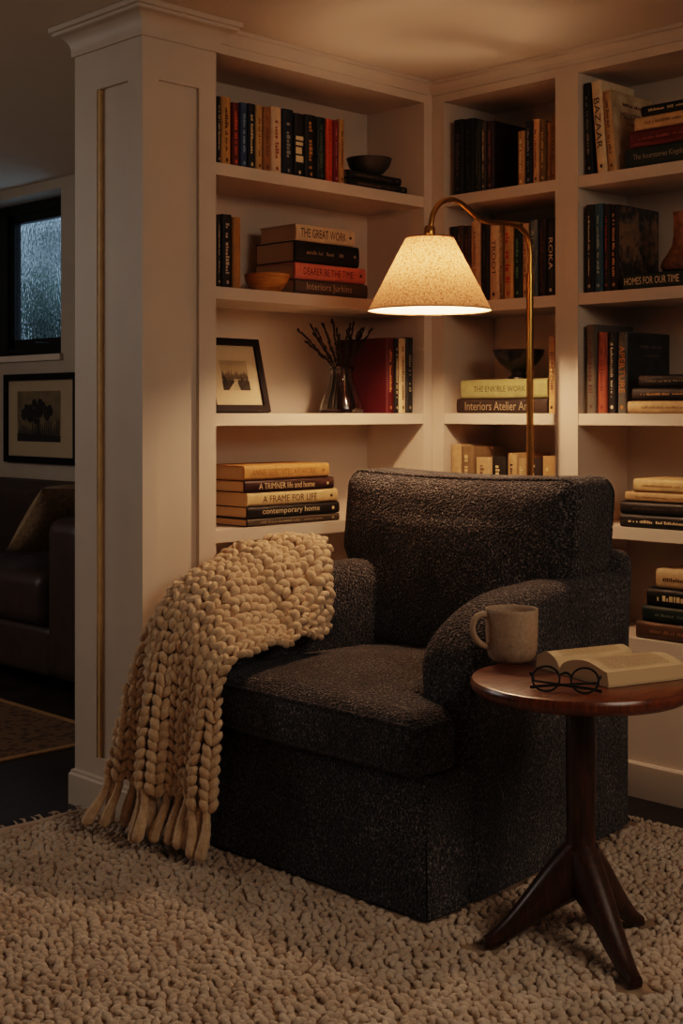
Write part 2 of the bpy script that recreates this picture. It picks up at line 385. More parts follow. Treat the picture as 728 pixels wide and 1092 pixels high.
MB().box((0, YB1 - .08, 0), (D + .02, YB1, CEIL - .002)).build('side_panel', PAINT, BR, smooth=False)
for a, b in ((YA1, YA0), (YB1, YB0)):
    MB().box((0, a, ZH), (.022, b, CEIL - .002)).box((.022, a, ZH), (D, b, ZH + .02)).build('header', PAINT, BR, smooth=False)
    for z in Z.values(): MB().box((.002, a + .0005, z - ST), (D - .0005, b - .0005, z)).build('shelf', PAINT, BR, smooth=False)
    MB().box((.0, a, 0), (.02, b, Z['z5'] - ST - .0005)).build('base_panel', PAINT, BR, smooth=False)
MB().prism([(-o, z) for o, z in bc], 1.56, Matrix(((1, 0, 0, -.0005), (0, 0, -1, -.001), (0, 1, 0, 0), (0, 0, 0, 1)))).build('crown', PAINT, BR, smooth=False)
MB().prism([(0, 0), (-.016, 0), (-.016, .098), (-.010, .103), (-.004, .104), (0, .104)], 1.6, Matrix(((1, 0, 0, -.001), (0, 0, -1, -.001), (0, 1, 0, 0), (0, 0, 0, 1)))).build('plinth', PAINT, BR, smooth=False)
structure('baseboard_right', MB().box((.285, Y0, 0), (.305, YB1 - .09, .1)), PAINT)

# ------------------------------------------------------------------ lettering
TC = {}
def text2d(body):
    if body not in TC:
        c = bpy.data.curves.new('lettering', 'FONT'); c.body = body; c.align_x = 'CENTER'; c.align_y = 'CENTER'; c.resolution_u = 2
        o = bpy.data.objects.new('lettering', c); me = bpy.data.meshes.new_from_object(o)
        vs = [v.co.copy() for v in me.vertices]; fs = [tuple(p.vertices) for p in me.polygons]
        bpy.data.objects.remove(o); bpy.data.curves.remove(c); bpy.data.meshes.remove(me)
        xs = [v.x for v in vs] or [0]; ys = [v.y for v in vs] or [0]
        cx, cy = (min(xs) + max(xs)) / 2, (min(ys) + max(ys)) / 2
        TC[body] = ([(v.x - cx, v.y - cy) for v in vs], fs, max(xs) - min(xs), max(ys) - min(ys))
    return TC[body]
def lettering(mb, body, M, w, h):
    """Letters of the body fitted in w x h, centred on the origin of M's x-y plane."""
    vs, fs, tw, th = text2d(body); sx = w / max(tw, 1e-6); sy = h / max(th, 1e-6); sx = min(sx, sy * 1.6); sy = min(sy, sx * 1.7)
    mb.add([M @ Vector((x * sx, y * sy, 0)) for x, y in vs], fs)
def marks(mb, M, w, h, rs):
    """Unreadable small print: a row of uneven strokes, w long and h high."""
    x = -w / 2
    while x < w / 2:
        l = h * (.25 + .4 * rs.random()); hh = h * (.45 + .5 * rs.random())
        if rs.random() < .85: mb.add([M @ Vector(p) for p in ((x, -h / 2, 0), (x + l, -h / 2, 0), (x + l, -h / 2 + hh, 0), (x, -h / 2 + hh, 0))], [(0, 1, 2, 3)])
        x += l + h * .16
# ------------------------------------------------------------------ books
def book(M, t, d, h, c, label, group, title=None, tc='cdb98c', dot=True, hard=True, art=None, big=.5, span=.72, arttext=None, pagec=None):
    """x: thickness, y: depth (spine at 0), z: height. Spine lettering reads downwards."""
    rs = random.Random(label)
    r = thing('book', label, 'book', M, group)
    t = max(t, .006); b = .0028 if hard else .0008; bl = min(.004, t * .14) if hard else .0006; ng = 6
    arc = [(t / 2 - t / 2 * math.cos(PI * k / ng), .004 - (bl + .004) * math.sin(PI * k / ng) ** .6) for k in range(ng + 1)]
    inner = [(t - b, .0055), (b, .0055)]
    poly = [(0, d)] + arc + [(t, d), (t - b, d)] + inner + [(b, d)]
    n = len(poly); m = MB(); vs = [(x, y, 0) for x, y in poly] + [(x, y, h) for x, y in poly]
    fs = [(k, (k + 1) % n, n + (k + 1) % n, n + k) for k in range(n)]
    # caps as quads: outer point to inner point
    arcn = list(range(1, ng + 2)); na = len(arcn)
    o_r, o_ri, i_r, i_l, o_li = ng + 2, ng + 3, ng + 4, ng + 5, ng + 6
    for base, flip in ((0, 1), (n, 0)):
        q = [(0, 1, i_l, o_li), tuple([1] + arcn[1:] + [i_r, i_l]), (arcn[-1], o_r, o_ri, i_r)]
        for f in q: f = tuple(base + i for i in f); fs.append(f if flip else f[::-1])
    m.add(vs, fs); m.build('cover', mat(c, .55, .12, 60), r, world=False, angle=50)
    ov = .0035 if hard else .0006
    MB().box((b + .0002, .0058, ov), (t - b - .0002, d - ov, h - ov)).build('pages', PAGES if not pagec else mat(pagec, .8), r, world=False, smooth=False)
    ym = -bl - .0006
    tm = MB(); S = Matrix(((0, 1, 0, t / 2), (0, 0, -1, ym), (-1, 0, 0, h * .54), (0, 0, 0, 1)))
    lh = t * big
    if title: lettering(tm, title, S, h * span, lh)
    else:
        if rs.random() < .4:
            S2 = S.copy(); S2[2][3] = h * .66; marks(tm, S2, h * .42, lh * .62, rs); S3 = S.copy(); S3[2][3] = h * .3; am = MB(); marks(am, S3, h * .2, lh * .45, rs); am.build('author_lettering', mat(tc, .5, .1, 40), r, world=False, smooth=False)
        else: marks(tm, S, h * span * (.7 + .3 * rs.random()), lh * .75, rs)
    if dot:
        q = min(t * .2, .005); zc = h * .075
        em = MB(); em.add([(t / 2 + q * math.cos(2 * PI * k / 8), ym, zc + q * 1.2 * math.sin(2 * PI * k / 8)) for k in range(8)], [tuple(range(8))]); em.build('emblem', mat(tc, .5, .1, 40), r, world=False, smooth=False)
    tm.build('lettering', mat(tc, .5, .1, 40), r, world=False, smooth=False)
    if art:
        amat, y0_, z0_, y1_, z1_ = art
        a = MB(); a.quad((t + .0006, d * y0_, h * z0_), (t + .0006, d * y1_, h * z0_), (t + .0006, d * y1_, h * z1_), (t + .0006, d * y0_, h * z1_)); a.build('cover_art', amat, r, world=False, smooth=False)
    if arttext:
        a = MB()
        for body, yc, zc, w_, h_, in arttext[0]:
            K = Matrix(((0, 0, 1, t + .0012), (1, 0, 0, d * yc), (0, 1, 0, h * zc), (0, 0, 0, 1)))
            if body: lettering(a, body, K, d * w_, h * h_)
            else: marks(a, K, d * w_, h * h_, rs)
        a.build('cover_lettering', mat(arttext[1], .6), r, world=False, smooth=False)
    return r
def frame_M(o, ux, uy, uz):
    return Matrix(((ux[0], uy[0], uz[0], o[0]), (ux[1], uy[1], uz[1], o[1]), (ux[2], uy[2], uz[2], o[2]), (0, 0, 0, 1)))
SP = .022                                                   # spines stand a little behind the shelf edge
def up_left(z, rows, group, d=.18, y0=SP):
    for (u0, u1, vt, c, label, kw) in rows:
        a = onY(u0, 400, y0).x + .0007; b = onY(u1, 400, y0).x - .0007; a = max(a, XL + .001)
        dd = kw.pop('d', d); y = y0 + kw.pop('back', 0)
        h = onY((u0 + u1) / 2, vt, y0).z - z
        book(frame_M((a, y, z + .0006), (1, 0, 0), (0, 1, 0), (0, 0, 1)), b - a, dd, h, c, label, group, **kw)
def up_right(z, rows, group, d=.18, x0=SP, lo=None, hi=None):
    for (u0, u1, vt, c, label, kw) in rows:
        a = onX(u0, 400, x0).y - .0007; b = onX(u1, 400, x0).y + .0007
        if lo is not None: a = min(a, lo - .001)
        if hi is not None: b = max(b, hi + .001)
        dd = kw.pop('d', d); ang = kw.pop('lean', 0); x = x0 + kw.pop('back', 0)
        h = onX((u0 + u1) / 2, vt, x0).z - z; ca, sa = math.cos(ang), math.sin(ang)
        book(frame_M((x, a, z + .0006), (0, -ca, sa), (1, 0, 0), (0, sa, ca)), (a - b) * ca, dd, h / max(ca, .1), c, label, group, **kw)
def stack_left(z, rows, group, d=.19, y0=SP):
    for (u0, u1, px, c, label, kw) in rows:
        a = onY(u0, 400, y0).x; b = onY(u1, 400, y0).x; f = (onY((u0 + u1) / 2, HZ, y0) - CAM).dot(Vector((CA, SA, 0))); t = px * f / F_
        dd = kw.pop('d', d)
        book(frame_M((b, y0 + kw.pop('back', 0), z + .0006), (0, 0, 1), (0, 1, 0), (-1, 0, 0)), t - .001, dd, b - a, c, label, group, **kw); z += t
    return z
def stack_right(z, rows, group, d=.19, x0=SP):
    for (u0, u1, px, c, label, kw) in rows:
        a = onX(u0, 400, x0).y; b = kw.pop('y1', None)
        if b is None: b = onX(u1, 400, x0).y
        f = (onX(u0 + 20, HZ, x0) - CAM).dot(Vector((CA, SA, 0))); t = px * f / F_
        dd = kw.pop('d', d)
        book(frame_M((x0 + kw.pop('back', 0), b, z + .0006), (0, 0, 1), (1, 0, 0), (0, 1, 0)), t - .001, dd, a - b, c, label, group, **kw); z += t
    return z

# -- bay beside the pillar, top shelf
G = 'books standing on the top shelf beside the pillar'
T = 'on the pillar bay top shelf'
up_left(Z['z1'], [
    (231, 235.3, 103, '1c1612', 'thin dark book half hidden by the pillar edge ' + T, {}),
    (235.6, 246, 104, 'b98d4c', 'ochre yellow hardcover with dark lettering, second from the pillar on the top shelf', dict(tc='4a2d12')),
    (247, 255, 110, '5f2016', 'maroon book with an orange title band ' + T, dict(tc='c45a2c', big=.7)),
    (256, 263.4, 110, '2b4468', 'slate blue book ' + T, dict(tc='7f93ac')),
    (263.6, 272, 111, '17161a', 'narrow black book between blue and straw ones ' + T, {}),
    (272.2, 279.6, 113, 'b4935a', 'straw coloured narrow book ' + T, dict(tc='6a4b22')),
    (280, 288.5, 114.5, '8d6535', 'tan brown book with a faint dark title ' + T, dict(tc='5b3c1b')),
    (289, 300, 114.5, 'd6b895', 'pale cream hardcover with reddish lettering ' + T, dict(tc='8e4a2c')),
    (300.6, 313, 117, '151a24', 'thick navy hardcover with a silver title ' + T, dict(tc='8f8f8f')),
    (313.2, 324, 121.5, '16130f', 'black book with a mottled cream picture on its spine ' + T, dict(tc='d8c39a', big=1.1, span=.62)),
    (324.4, 337, 123, '120f10', 'thick black book with tan lettering ' + T, dict(tc='b07f45')),
    (337.3, 346.8, 125.5, '171f1b', 'greenish black book next to the orange one ' + T, dict(tc='4d5a4c')),
    (347.3, 354.6, 127.5, 'b4491f', 'bright orange book ' + T, dict(tc='8e3416')),
    (354.9, 360.8, 129.5, '6b1620', 'crimson thin book ' + T, dict(tc='c07d86')),
    (361.1, 367, 127.5, 'a8824a', 'ochre thin book that ends the row ' + T, dict(tc='6b4d26')),
], G)
zz = stack_left(Z['z1'], [
    (371, 433, 9, '1d1713', 'dark flat book at the bottom under the small grey bowl', dict(d=.16, tc='6a5a48')),
    (371, 427, 8.5, '15110f', 'dark flat book directly under the small grey bowl', dict(d=.15, tc='5d5146')),
], 'flat books under the grey bowl')
def bowl(name, label, c, ru, prof, M):
    r = thing(name, label, 'bowl', c)
    return r
bx = onY(390, 180, .10)
m = MB(); R0 = .075
prof = [(0, .004), (.028, .004), (.030, 0), (.034, 0), (.036, .006), (.05, .014), (.068, .034), (.076, .058), (.077, .060), (.074, .060), (.064, .036), (.045, .018), (.0, .012)]
m.lathe(prof, (bx.x, .085, zz + .001), 40)
o = m.build('bowl', mat('38322b', .5, .35, 25, key='grey_stoneware'), angle=40); tag(o, 'small grey stoneware bowl on two dark books, top shelf beside the pillar', 'bowl')

# -- second shelf
T = 'on the pillar bay second shelf'
up_left(Z['z2'], [
    (231, 235.6, 229, '2a211b', 'thin brown book partly hidden by the pillar edge ' + T, {}),
    (236, 247.3, 229, '14110f', 'black book with small white lettering, standing ' + T, dict(tc='b9ac98')),
    (247.8, 256.5, 232, 'a97b3c', 'mustard standing book by the wooden bowl ' + T, dict(tc='a5763a')),
], 'books standing on the second shelf beside the pillar')
stack_left(Z['z2'], [
    (314, 391, 16, '4c443b', 'grey flat book with pale lettering, bottom of the stack by the wooden bowl', dict(title='Interiors Jurkins', tc='b0a28a', big=.62, span=.62, dot=False)),
    (314, 389, 17.5, 'cf7a62', 'coral flat book, second up in the stack by the wooden bowl', dict(title='DEARER BE THE TIME', tc='4d1d16', big=.42, span=.70)),
    (314, 382, 22.5, '100e0f', 'thick black flat book, second down in the stack by the wooden bowl', dict(tc='8a7a60', big=.26, d=.185)),
    (315, 377, 17.5, 'd1b893', 'cream flat book on top of the stack by the wooden bowl', dict(title='THE GREAT WORK', tc='2b2018', big=.55, span=.78, d=.17)),
], 'flat books on the second shelf beside the pillar')
wb = onY(285, 300, .085); m = MB()
prof = [(0, .003), (.03, .003), (.033, 0), (.037, 0), (.055, .012), (.072, .034), (.0795, .060), (.0765, .061), (.068, .036), (.05, .018), (0, .012)]
m.lathe([(r * .90, z_ * .95) for r, z_ in prof], (wb.x - .012, .074, Z['z2'] + .0006), 44)
o = m.build('bowl', wood('honey_wood', 'a2651f', 'd08f35', 'e6b055', (1, 1, 6), .4, .2), angle=40); tag(o, 'honey coloured wooden bowl beside the stack on the second shelf', 'bowl')

# -- third shelf: picture, vase, books
z = Z['z3']
xr = onY(288, 440, .07).x; fwid, fhgt, lean = min(.232, xr - XL - .004), .235, .26
FR = thing('picture_frame', 'black framed small landscape photograph leaning on the third shelf beside the pillar', 'picture',
           Matrix.Translation((xr - fwid / 2, .065, z + .0052)) @ Matrix.Rotation(-lean, 4, 'X'))
b = .022; m = MB().box((-fwid / 2, 0, 0), (fwid / 2, .016, b)).box((-fwid / 2, 0, fhgt - b), (fwid / 2, .016, fhgt)).box((-fwid / 2, 0, b), (-fwid / 2 + b, .016, fhgt - b)).box((fwid / 2 - b, 0, b), (fwid / 2, .016, fhgt - b))
m.build('frame', DKWOOD, FR, world=False, smooth=False)
MB().box((-fwid / 2 + b, .008, b), (fwid / 2 - b, .012, fhgt - b)).build('mat_board', mat('c9b593', .8, .03), FR, world=False, smooth=False)
aw, az0, az1 = .054, .07, .165
A = MB(); A.cur = 0; A.quad((-aw, .0072, az0), (aw, .0072, az0), (aw, .0072, az1), (-aw, .0072, az1))
A.cur = 1
rs = random.Random(5)
for lay, (mi_, nn, base, hmin, hmax) in enumerate(((3, 30, .040, .012, .030), (1, 34, .024, .010, .034))):
    A.cur = mi_
    for k in range(nn):                                     # far grey trees, then dark trees at both sides of a pale road
        x = (-1 + 2 * (k + .5) / nn) * aw * .94; side = abs(x) / aw
        if lay and side < .16: continue
        hh = (hmin + (hmax - hmin) * (.3 + .7 * side) * rs.random()) * (1.2 if rs.random() < .2 else .8); w_ = .0022 + .0018 * rs.random(); yy = .0070 - .0002 * lay
        for q in range(4):
            f_ = q / 4; ww = w_ * (1.15 - f_) * rs.uniform(.8, 1.3); z0_ = az0 + base + hh * f_ - .004; z1_ = az0 + base + hh * (f_ + .38)
            A.add([(max(-aw, x - ww), yy - .00001 * q, z0_), (min(aw, x + ww), yy - .00001 * q, z0_), (min(aw, x + ww * .35), yy - .00001 * q, z1_), (max(-aw, x - ww * .4), yy - .00001 * q, z1_)], [(0, 1, 2, 3)])
A.cur = 2; A.add([(-.034, .0066, az0), (.014, .0066, az0), (.006, .0066, az0 + .024), (-.004, .0066, az0 + .028)], [(0, 1, 2, 3)])
A.cur = 1; A.add([(-aw, .0067, az0), (-.034, .0067, az0), (-.004, .0067, az0 + .028), (-aw, .0067, az0 + .030)], [(0, 1, 2, 3)]); A.add([(.014, .0067, az0), (aw, .0067, az0), (aw, .0067, az0 + .030), (.006, .0067, az0 + .024)], [(0, 1, 2, 3)])
A.build('photograph', [mat('a39374', .7, .15, 14), mat('2f281f', .8, .6, 90), mat('b7a583', .8, .2, 60), mat('5e5342', .8, .4, 60)], FR, world=False, smooth=False)
vb = onY(364, 438, .12); VX, VY = vb.x, .12
VS = thing('glass_vase', 'clear bell shaped glass vase of dark budding twigs on the third shelf', 'vase', (VX, VY, z))
prof = [(0, .004), (.066, .004), (.073, .002), (.075, .010), (.071, .028), (.058, .062), (.044, .095), (.037, .120), (.036, .134), (.043, .150), (.046, .153), (.044, .153), (.034, .136), (.034, .120), (.041, .095), (.055, .062), (.067, .028), (.068, .012), (0, .010)]
MB().lathe(prof, (VX, VY, z + .0006), 48).build('vessel', glassmat('vase_glass', 0, (.86, .88, .84, 1)), VS, angle=60)
for k in range(19):
    rs = random.Random(100 + k); a = 2 * PI * k / 19 + rs.random() * .08; sp_ = .06 + .11 * rs.random()
    if k in (3, 5, 8): sp_ = .17
    top = Vector((VX + sp_ * math.cos(a), VY + max(-.10, min(.11, sp_ * .65 * math.sin(a))), z + .285 + .045 * rs.random() - sp_ * .30)); foot = Vector((VX + .046 * math.cos(a), VY + .046 * math.sin(a), z + .016)); neck = Vector((VX + .027 * math.cos(a), VY + .027 * math.sin(a), z + .14))
    P = [catmull([foot, neck, neck.lerp(top, .5) + Vector((0, 0, .008)), top], t / 14) for t in range(15)]
    m = MB().tube(P, lambda q: .0018 - .0008 * q, 6)
    for j in range(17):
        c = catmull(P, .46 + .54 * j / 16); d_ = (top - neck).normalized(); q = Vector((rs.uniform(-1, 1), rs.uniform(-1, 1), rs.uniform(-.3, 1))).normalized() * .003
        m.tube([c + q - d_ * .006, c + q - d_ * .003, c + q + d_ * .003, c + q + d_ * .007], lambda t: (.001, .0032, .0028, .0006)[int(round(t * 3))], 6)
    tag(m.build('twig', mat('2b1a12', .8, .3, 90)), ('dark budding twig standing in the clear glass vase among the others'), 'twig', 'twigs in the glass vase')
up_left(z, [
    (411.5, 420, 360.5, '420d10', 'red cloth book, its broad red cover turned to the vase', dict(tc='b07c50', d=.235)),
    (420.4, 425, 361.5, '15110f', 'thin black book between the red and the cream ones by the vase', dict(d=.21)),
    (425.4, 432.2, 361, 'cdb48c', 'thin cream book beside the red ones on the third shelf', dict(tc='5f4a30', d=.2)),
    (432.6, 440, 360, '1a1c1a', 'black book against the corner end of the row by the vase', dict(tc='9d937b', d=.21)),
], 'books standing beside the vase', y0=.012)

# -- fourth shelf stack
stack_left(Z['z4'], [
    (263.5, 361, 8.5, '3d352b', 'thin grey book at the bottom of the pillar bay fourth shelf stack', dict(tc='8d7d64', big=.4, span=.6)),
    (263.5, 361, 12.5, '17130f', 'black book with cream lettering, second up in the stack on the fourth shelf', dict(title='contemporary home', tc='d3c09a', big=.62, span=.62)),
    (263, 359, 14.5, 'c9ab7c', 'cream book in the middle of the stack on the fourth shelf', dict(title='A FRAME FOR LIFE', tc='3b2a18', big=.5, span=.6)),
    (260.5, 355, 13, '2c1710', 'dark brown book, second down in the stack on the fourth shelf', dict(title='A TRIMNER life and home', tc='c9b18a', big=.5, span=.62)),
    (260, 350, 15.5, 'b98a52', 'tan book on top of the stack on the fourth shelf', dict(title='ANNIE LEIBOVTEL AT WORK', tc='8a5c2e', big=.42, span=.76)),
], 'flat books stacked on the fourth shelf beside the pillar', d=.185)

# -- narrow bay behind the lamp
T = 'on the narrow bay top shelf'
dcov = mat('0d0b0c', .5, .3, 20)
up_right(Z['z1'], [
    (483.5, 494, 128, '14141a', 'thick black book against the corner side ' + T, dict(tc='5a4a48')),
    (494.3, 505.6, 127, '10100f', 'thick black book, second from the corner, ' + T, dict(tc='3d3c38')),
    (506, 512.6, 128.5, '23271f', 'dark olive book ' + T, dict(tc='4b513e')),
    (513, 518, 129, '3c3733', 'thin grey book ' + T, {}),
    (518.4, 527, 129.5, '2c1719', 'dark plum book showing its wide black cover ' + T, dict(tc='7d5a58', art=(dcov, .01, .005, .99, .995))),
    (552, 559.8, 140, 'a98451', 'short straw coloured book beside the dark gap ' + T, dict(tc='dcc9a0', d=.15)),
    (560.2, 567.6, 129, '121114', 'black book between straw and peach ones ' + T, dict(tc='8e8f99', d=.15)),
    (568, 575, 127.5, 'c39a68', 'pale peach book ' + T, dict(tc='6a4526', d=.15)),
    (575.4, 582.4, 129, '6f5a34', 'mottled olive book ' + T, dict(tc='b9a065', d=.15)),
    (582.8, 586.8, 131, 'a07c48', 'thin tan book ' + T, dict(tc='5b4424', d=.15)),
    (587, 592.6, 122, '8b6a3a', 'tall ochre book touching the divider ' + T, dict(tc='5d431f', d=.16)),
], 'books on the top shelf of the narrow bay', hi=YA1)
T = 'on the narrow bay second shelf'
up_right(Z['z2'], [
    (480, 486.6, 242, '241a15', 'dark brown book half behind the lampshade ' + T, {}),
    (487, 494, 241, '4a382b', 'brown book with a worn spine ' + T, dict(tc='8d7350')),
    (494.3, 501.6, 241, '35231b', 'deep brown book ' + T, dict(tc='6d5038')),
    (502, 512.3, 236, 'c3a078', 'beige book next to the lampshade ' + T, dict(tc='95714a')),
    (512.7, 521.4, 236.5, '1c1713', 'black book between two pale ones ' + T, dict(tc='4d4235')),
    (521.8, 532.4, 236.5, 'c9ab84', 'cream book with large dark capitals ' + T, dict(title='TROOT', tc='2b2119', big=.4, span=.45)),
    (532.8, 536.6, 238, '7a6238', 'thin olive yellow book ' + T, {}),
    (537, 547.6, 237, 'b28c52', 'yellow flowered book with a red title ' + T, dict(tc='a0412c', big=.7)),
    (548, 556.6, 239, '13201b', 'dark green book next to the brass pole ' + T, dict(tc='5d8a6d')),
    (557, 563.6, 239, 'bb9a70', 'beige book behind the brass pole ' + T, dict(tc='7b5a36')),
    (564, 573.4, 235, '4e5a5e', 'grey blue book just past the brass pole ' + T, dict(tc='8f9a9a')),
    (573.8, 582.6, 233.5, '1d1214', 'black plum book ' + T, dict(tc='4a3030')),
    (583, 592.4, 232.5, '1c1a1d', 'black book with big white capitals against the divider ' + T, dict(title='ROKA', tc='c9c0b2', big=.5, span=.42)),
], 'books on the second shelf of the narrow bay', hi=YA1)
zz = stack_right(Z['z3'], [
    (487.5, 584, 15.5, '2e241e', 'dark flat book with pale lettering under the lime coloured one', dict(title='Interiors Atelier Art', tc='9a8a70', big=.6, span=.72, dot=False, d=.2)),
    (491.5, 584, 20.5, 'a59e6c', 'lime coloured flat book under the black footed bowl', dict(title='THE ENKIBLE WORK', tc='4d451f', big=.3, span=.6, dot=False, d=.19)),
], 'flat books in the narrow bay')
bc_ = onX(553, 390, .11)
prof = [(0, .006), (.030, .004), (.034, 0), (.037, .0), (.036, .006), (.026, .014), (.024, .022), (.040, .034), (.062, .052), (.080, .078), (.0865, .096), (.085, .0975), (.078, .080), (.058, .055), (.036, .040), (0, .032)]
o = MB().lathe(prof, (.11, bc_.y, zz + .001), 48).build('bowl', mat('17120e', .25, .3, 20, .5, key='black_glaze'), angle=40); tag(o, 'black glazed footed bowl on the lime coloured book behind the lamp', 'bowl')
up_right(Z['z3'], [(584.9, 592.4, 358.5, 'c09a6c', 'peach book standing at the end of the bowl stack by the divider', dict(title='BENTOIR', tc='40261a', big=.5, span=.5))], 'books standing by the divider', hi=YA1)
T = 'behind the chair back'
up_right(Z['z4'], [
    (480.5, 491, 474, 'b99b72', 'tall pale book top ' + T + ', at the corner side', dict(title='HE', tc='3b2a1c', big=.5, span=.1)),
    (491.4, 505, 476, '7c6548', 'brown book top ' + T, {}),
    (507, 523.5, 488, 'bb9e76', 'short cream wide book top ' + T, dict(tc='6e5336')),
    (524, 540, 487, '1d1916', 'dark book top between two pale ones ' + T, {}),
    (541, 551.4, 483.5, 'b3936a', 'tan book top by the brass pole ' + T, dict(tc='2b1c12')),
    (551.8, 561, 488.5, 'a98b64', 'short tan book top touching the brass pole ' + T, {}),
    (562, 577, 489, '2b221c', 'dark book top just past the brass pole ' + T, {}),
    (578, 592.4, 486.5, 'b08d62', 'tan wide book top against the divider ' + T, {}),
], 'book tops behind the chair back', hi=YA1)

# -- wide bay behind the table
T = 'on the wide bay top shelf'
crm = art_mat('cream_cover', [(.35, 'a78d68'), (.6, 'cdb490'), (.8, 'd9c3a0')], 4.0)
up_right(Z['z1'], [
    (625.6, 632.6, 88.5, '15120f', 'thin black book leaning on the divider ' + T, dict(tc='8a7c68', lean=.045)),
    (636.6, 648, 86, 'd8c19c', 'white leaning book with black capitals ' + T, dict(title='BAZAAR', tc='2c211a', big=.52, span=.55, lean=.085)),
    (648.8, 657.4, 96, 'b8986a', 'cream leaning book showing its printed front cover ' + T, dict(tc='6e5232', lean=.083, d=.235, art=(crm, .01, .01, .99, .99), arttext=([(None, .5, .86, .5, .05), ('MEDITERRA', .5, .72, .62, .07), (None, .5, .62, .4, .025)], '5b3a22'))),
], 'leaning books on the top shelf of the wide bay')
stack_right(Z['z1'], [
    (667, 0, 22, '1d2a24', 'dark green flat book at the bottom of the wide bay top shelf stack', dict(y1=-1.03, d=.16, title='The Innerstories Kingdom', tc='a8a08a', big=.35, span=.7, dot=False)),
    (672, 0, 18, '5c1b17', 'red flat book, second up in the stack on the wide bay top shelf', dict(y1=-1.03, d=.155, tc='9a5a4a', big=.3)),
    (677, 0, 14.5, 'c3a473', 'cream flat book, second down in the stack on the wide bay top shelf', dict(y1=-1.02, d=.15, tc='8d7048', big=.3)),
    (684, 0, 11, '14130f', 'black thin book on top of the stack on the wide bay top shelf', dict(y1=-1.02, d=.15)),
], 'flat books on the top shelf of the wide bay', x0=.02)
T = 'on the wide bay second shelf'
town = art_mat('town_cover', [(.35, '0f0c0a'), (.62, '2a2018'), (.78, '8a6a48'), (.95, '2e2b28')], 6.0, .45)
up_right(Z['z2'], [
    (624, 633.4, 218.5, '121311', 'black book against the divider ' + T, dict(tc='a8a08c', big=.35)),
    (633.8, 643, 217.5, '2a4d5e', 'teal book ' + T, dict(tc='8fa8b0', big=.35)),
    (643.4, 650.4, 218, '1a0f10', 'narrow black book next to the teal one ' + T, dict(tc='8a3b34')),
    (650.8, 659, 218.5, '20100d', 'black book with a town picture on its cover ' + T, dict(tc='b08a64', d=.225, art=(town, .02, .01, .98, .99), arttext=([(None, .45, .84, .55, .06), (None, .55, .70, .6, .05)], '6f6250'))),
], 'books standing on the second shelf of the wide bay')
zz = stack_right(Z['z2'], [(664.5, 0, 16.5, '1f2a20', 'dark green flat book with pale capitals under the brown bottle', dict(y1=-.985, d=.17, title='HOMES FOR OUR TIME', tc='d6c8a8', big=.52, span=.86, dot=False))], 'flat books on the second shelf of the wide bay', x0=.0035)
bv = onX(727, 280, .09)
prof = [(0, .003), (.04, .002), (.058, .006), (.064, .018), (.060, .034), (.045, .055), (.031, .080), (.026, .11), (.025, .155), (.027, .175), (.029, .18), (.026, .181), (.021, .165), (.021, .11), (0, .06)]
o = MB().lathe(prof, (.092, bv.y, zz + .0015), 44).build('bottle_vase', art_mat('brown_glaze', [(.3, '35180a'), (.55, '6b4220'), (.8, '8f6236')], 7.0, .25), angle=50); tag(o, 'brown glazed long necked vase standing on the dark green flat book', 'vase')
T = 'on the wide bay third shelf'
grey = art_mat('grey_cover', [(.35, '14140f'), (.55, '2e2e2b'), (.8, '3b3b38')], 5.0)
up_right(Z['z3'], [
    (625, 636.4, 346.5, '5a5348', 'tall grey book against the divider ' + T, dict(tc='4a2a20', big=.6, d=.2)),
    (637, 647.8, 354.5, '8f4a32', 'brick red book ' + T, dict(tc='6b2413', big=.4)),
    (648.2, 657.8, 354, '171412', 'black book with white script ' + T, dict(tc='cbbfa8', big=.5, d=.2)),
    (658.4, 669, 354, '56544d', 'grey book with large orange lettering and a dark cover ' + T, dict(title='APERTURE', tc='c07b34', big=.6, span=.58, d=.235, art=(grey, .01, .01, .99, .99), arttext=([(None, .55, .83, .5, .04), (None, .55, .72, .42, .03)], '6b5a50'))),
], 'books standing on the third shelf of the wide bay')
stack_right(Z['z3'], [
    (669.6, 0, 13.5, 'cba678', 'cream flat book, bottom of the stack on the third shelf of the wide bay', dict(y1=-1.03, d=.17, tc='8d6f48', big=.3)),
    (674.5, 0, 14.5, '1f1611', 'dark brown flat book in the middle of the stack on the third shelf', dict(y1=-1.03, d=.165, tc='b58a58', big=.3)),
    (681.5, 0, 13.5, '201b18', 'dark flat book on top of the stack, third shelf of the wide bay', dict(y1=-1.02, d=.15, tc='8d8170', big=.3)),
], 'flat books on the third shelf of the wide bay', x0=.004)
stack_right(Z['z4'], [
    (661.5, 0, 14.5, '15120f', 'black flat book with white lettering, bottom of the wide bay fourth shelf stack', dict(y1=-1.04, d=.18, tc='d2bf9a', big=.32)),
    (662, 0, 13.5, '17130f', 'plain black flat book, second up on the fourth shelf stack of the wide bay', dict(y1=-1.04, d=.18, tc='4a3f34', big=.3)),
    (667, 0, 10.5, 'b08f64', 'tan flat book, second down on the fourth shelf stack of the wide bay', dict(y1=-1.03, d=.175, tc='7b5c38', big=.3)),
    (676, 0, 14.5, 'c7a877', 'cream flat book on top of the fourth shelf stack of the wide bay', dict(y1=-1.02, d=.165, tc='a07c4c', big=.25)),
], 'flat books on the fourth shelf of the wide bay', x0=.02)
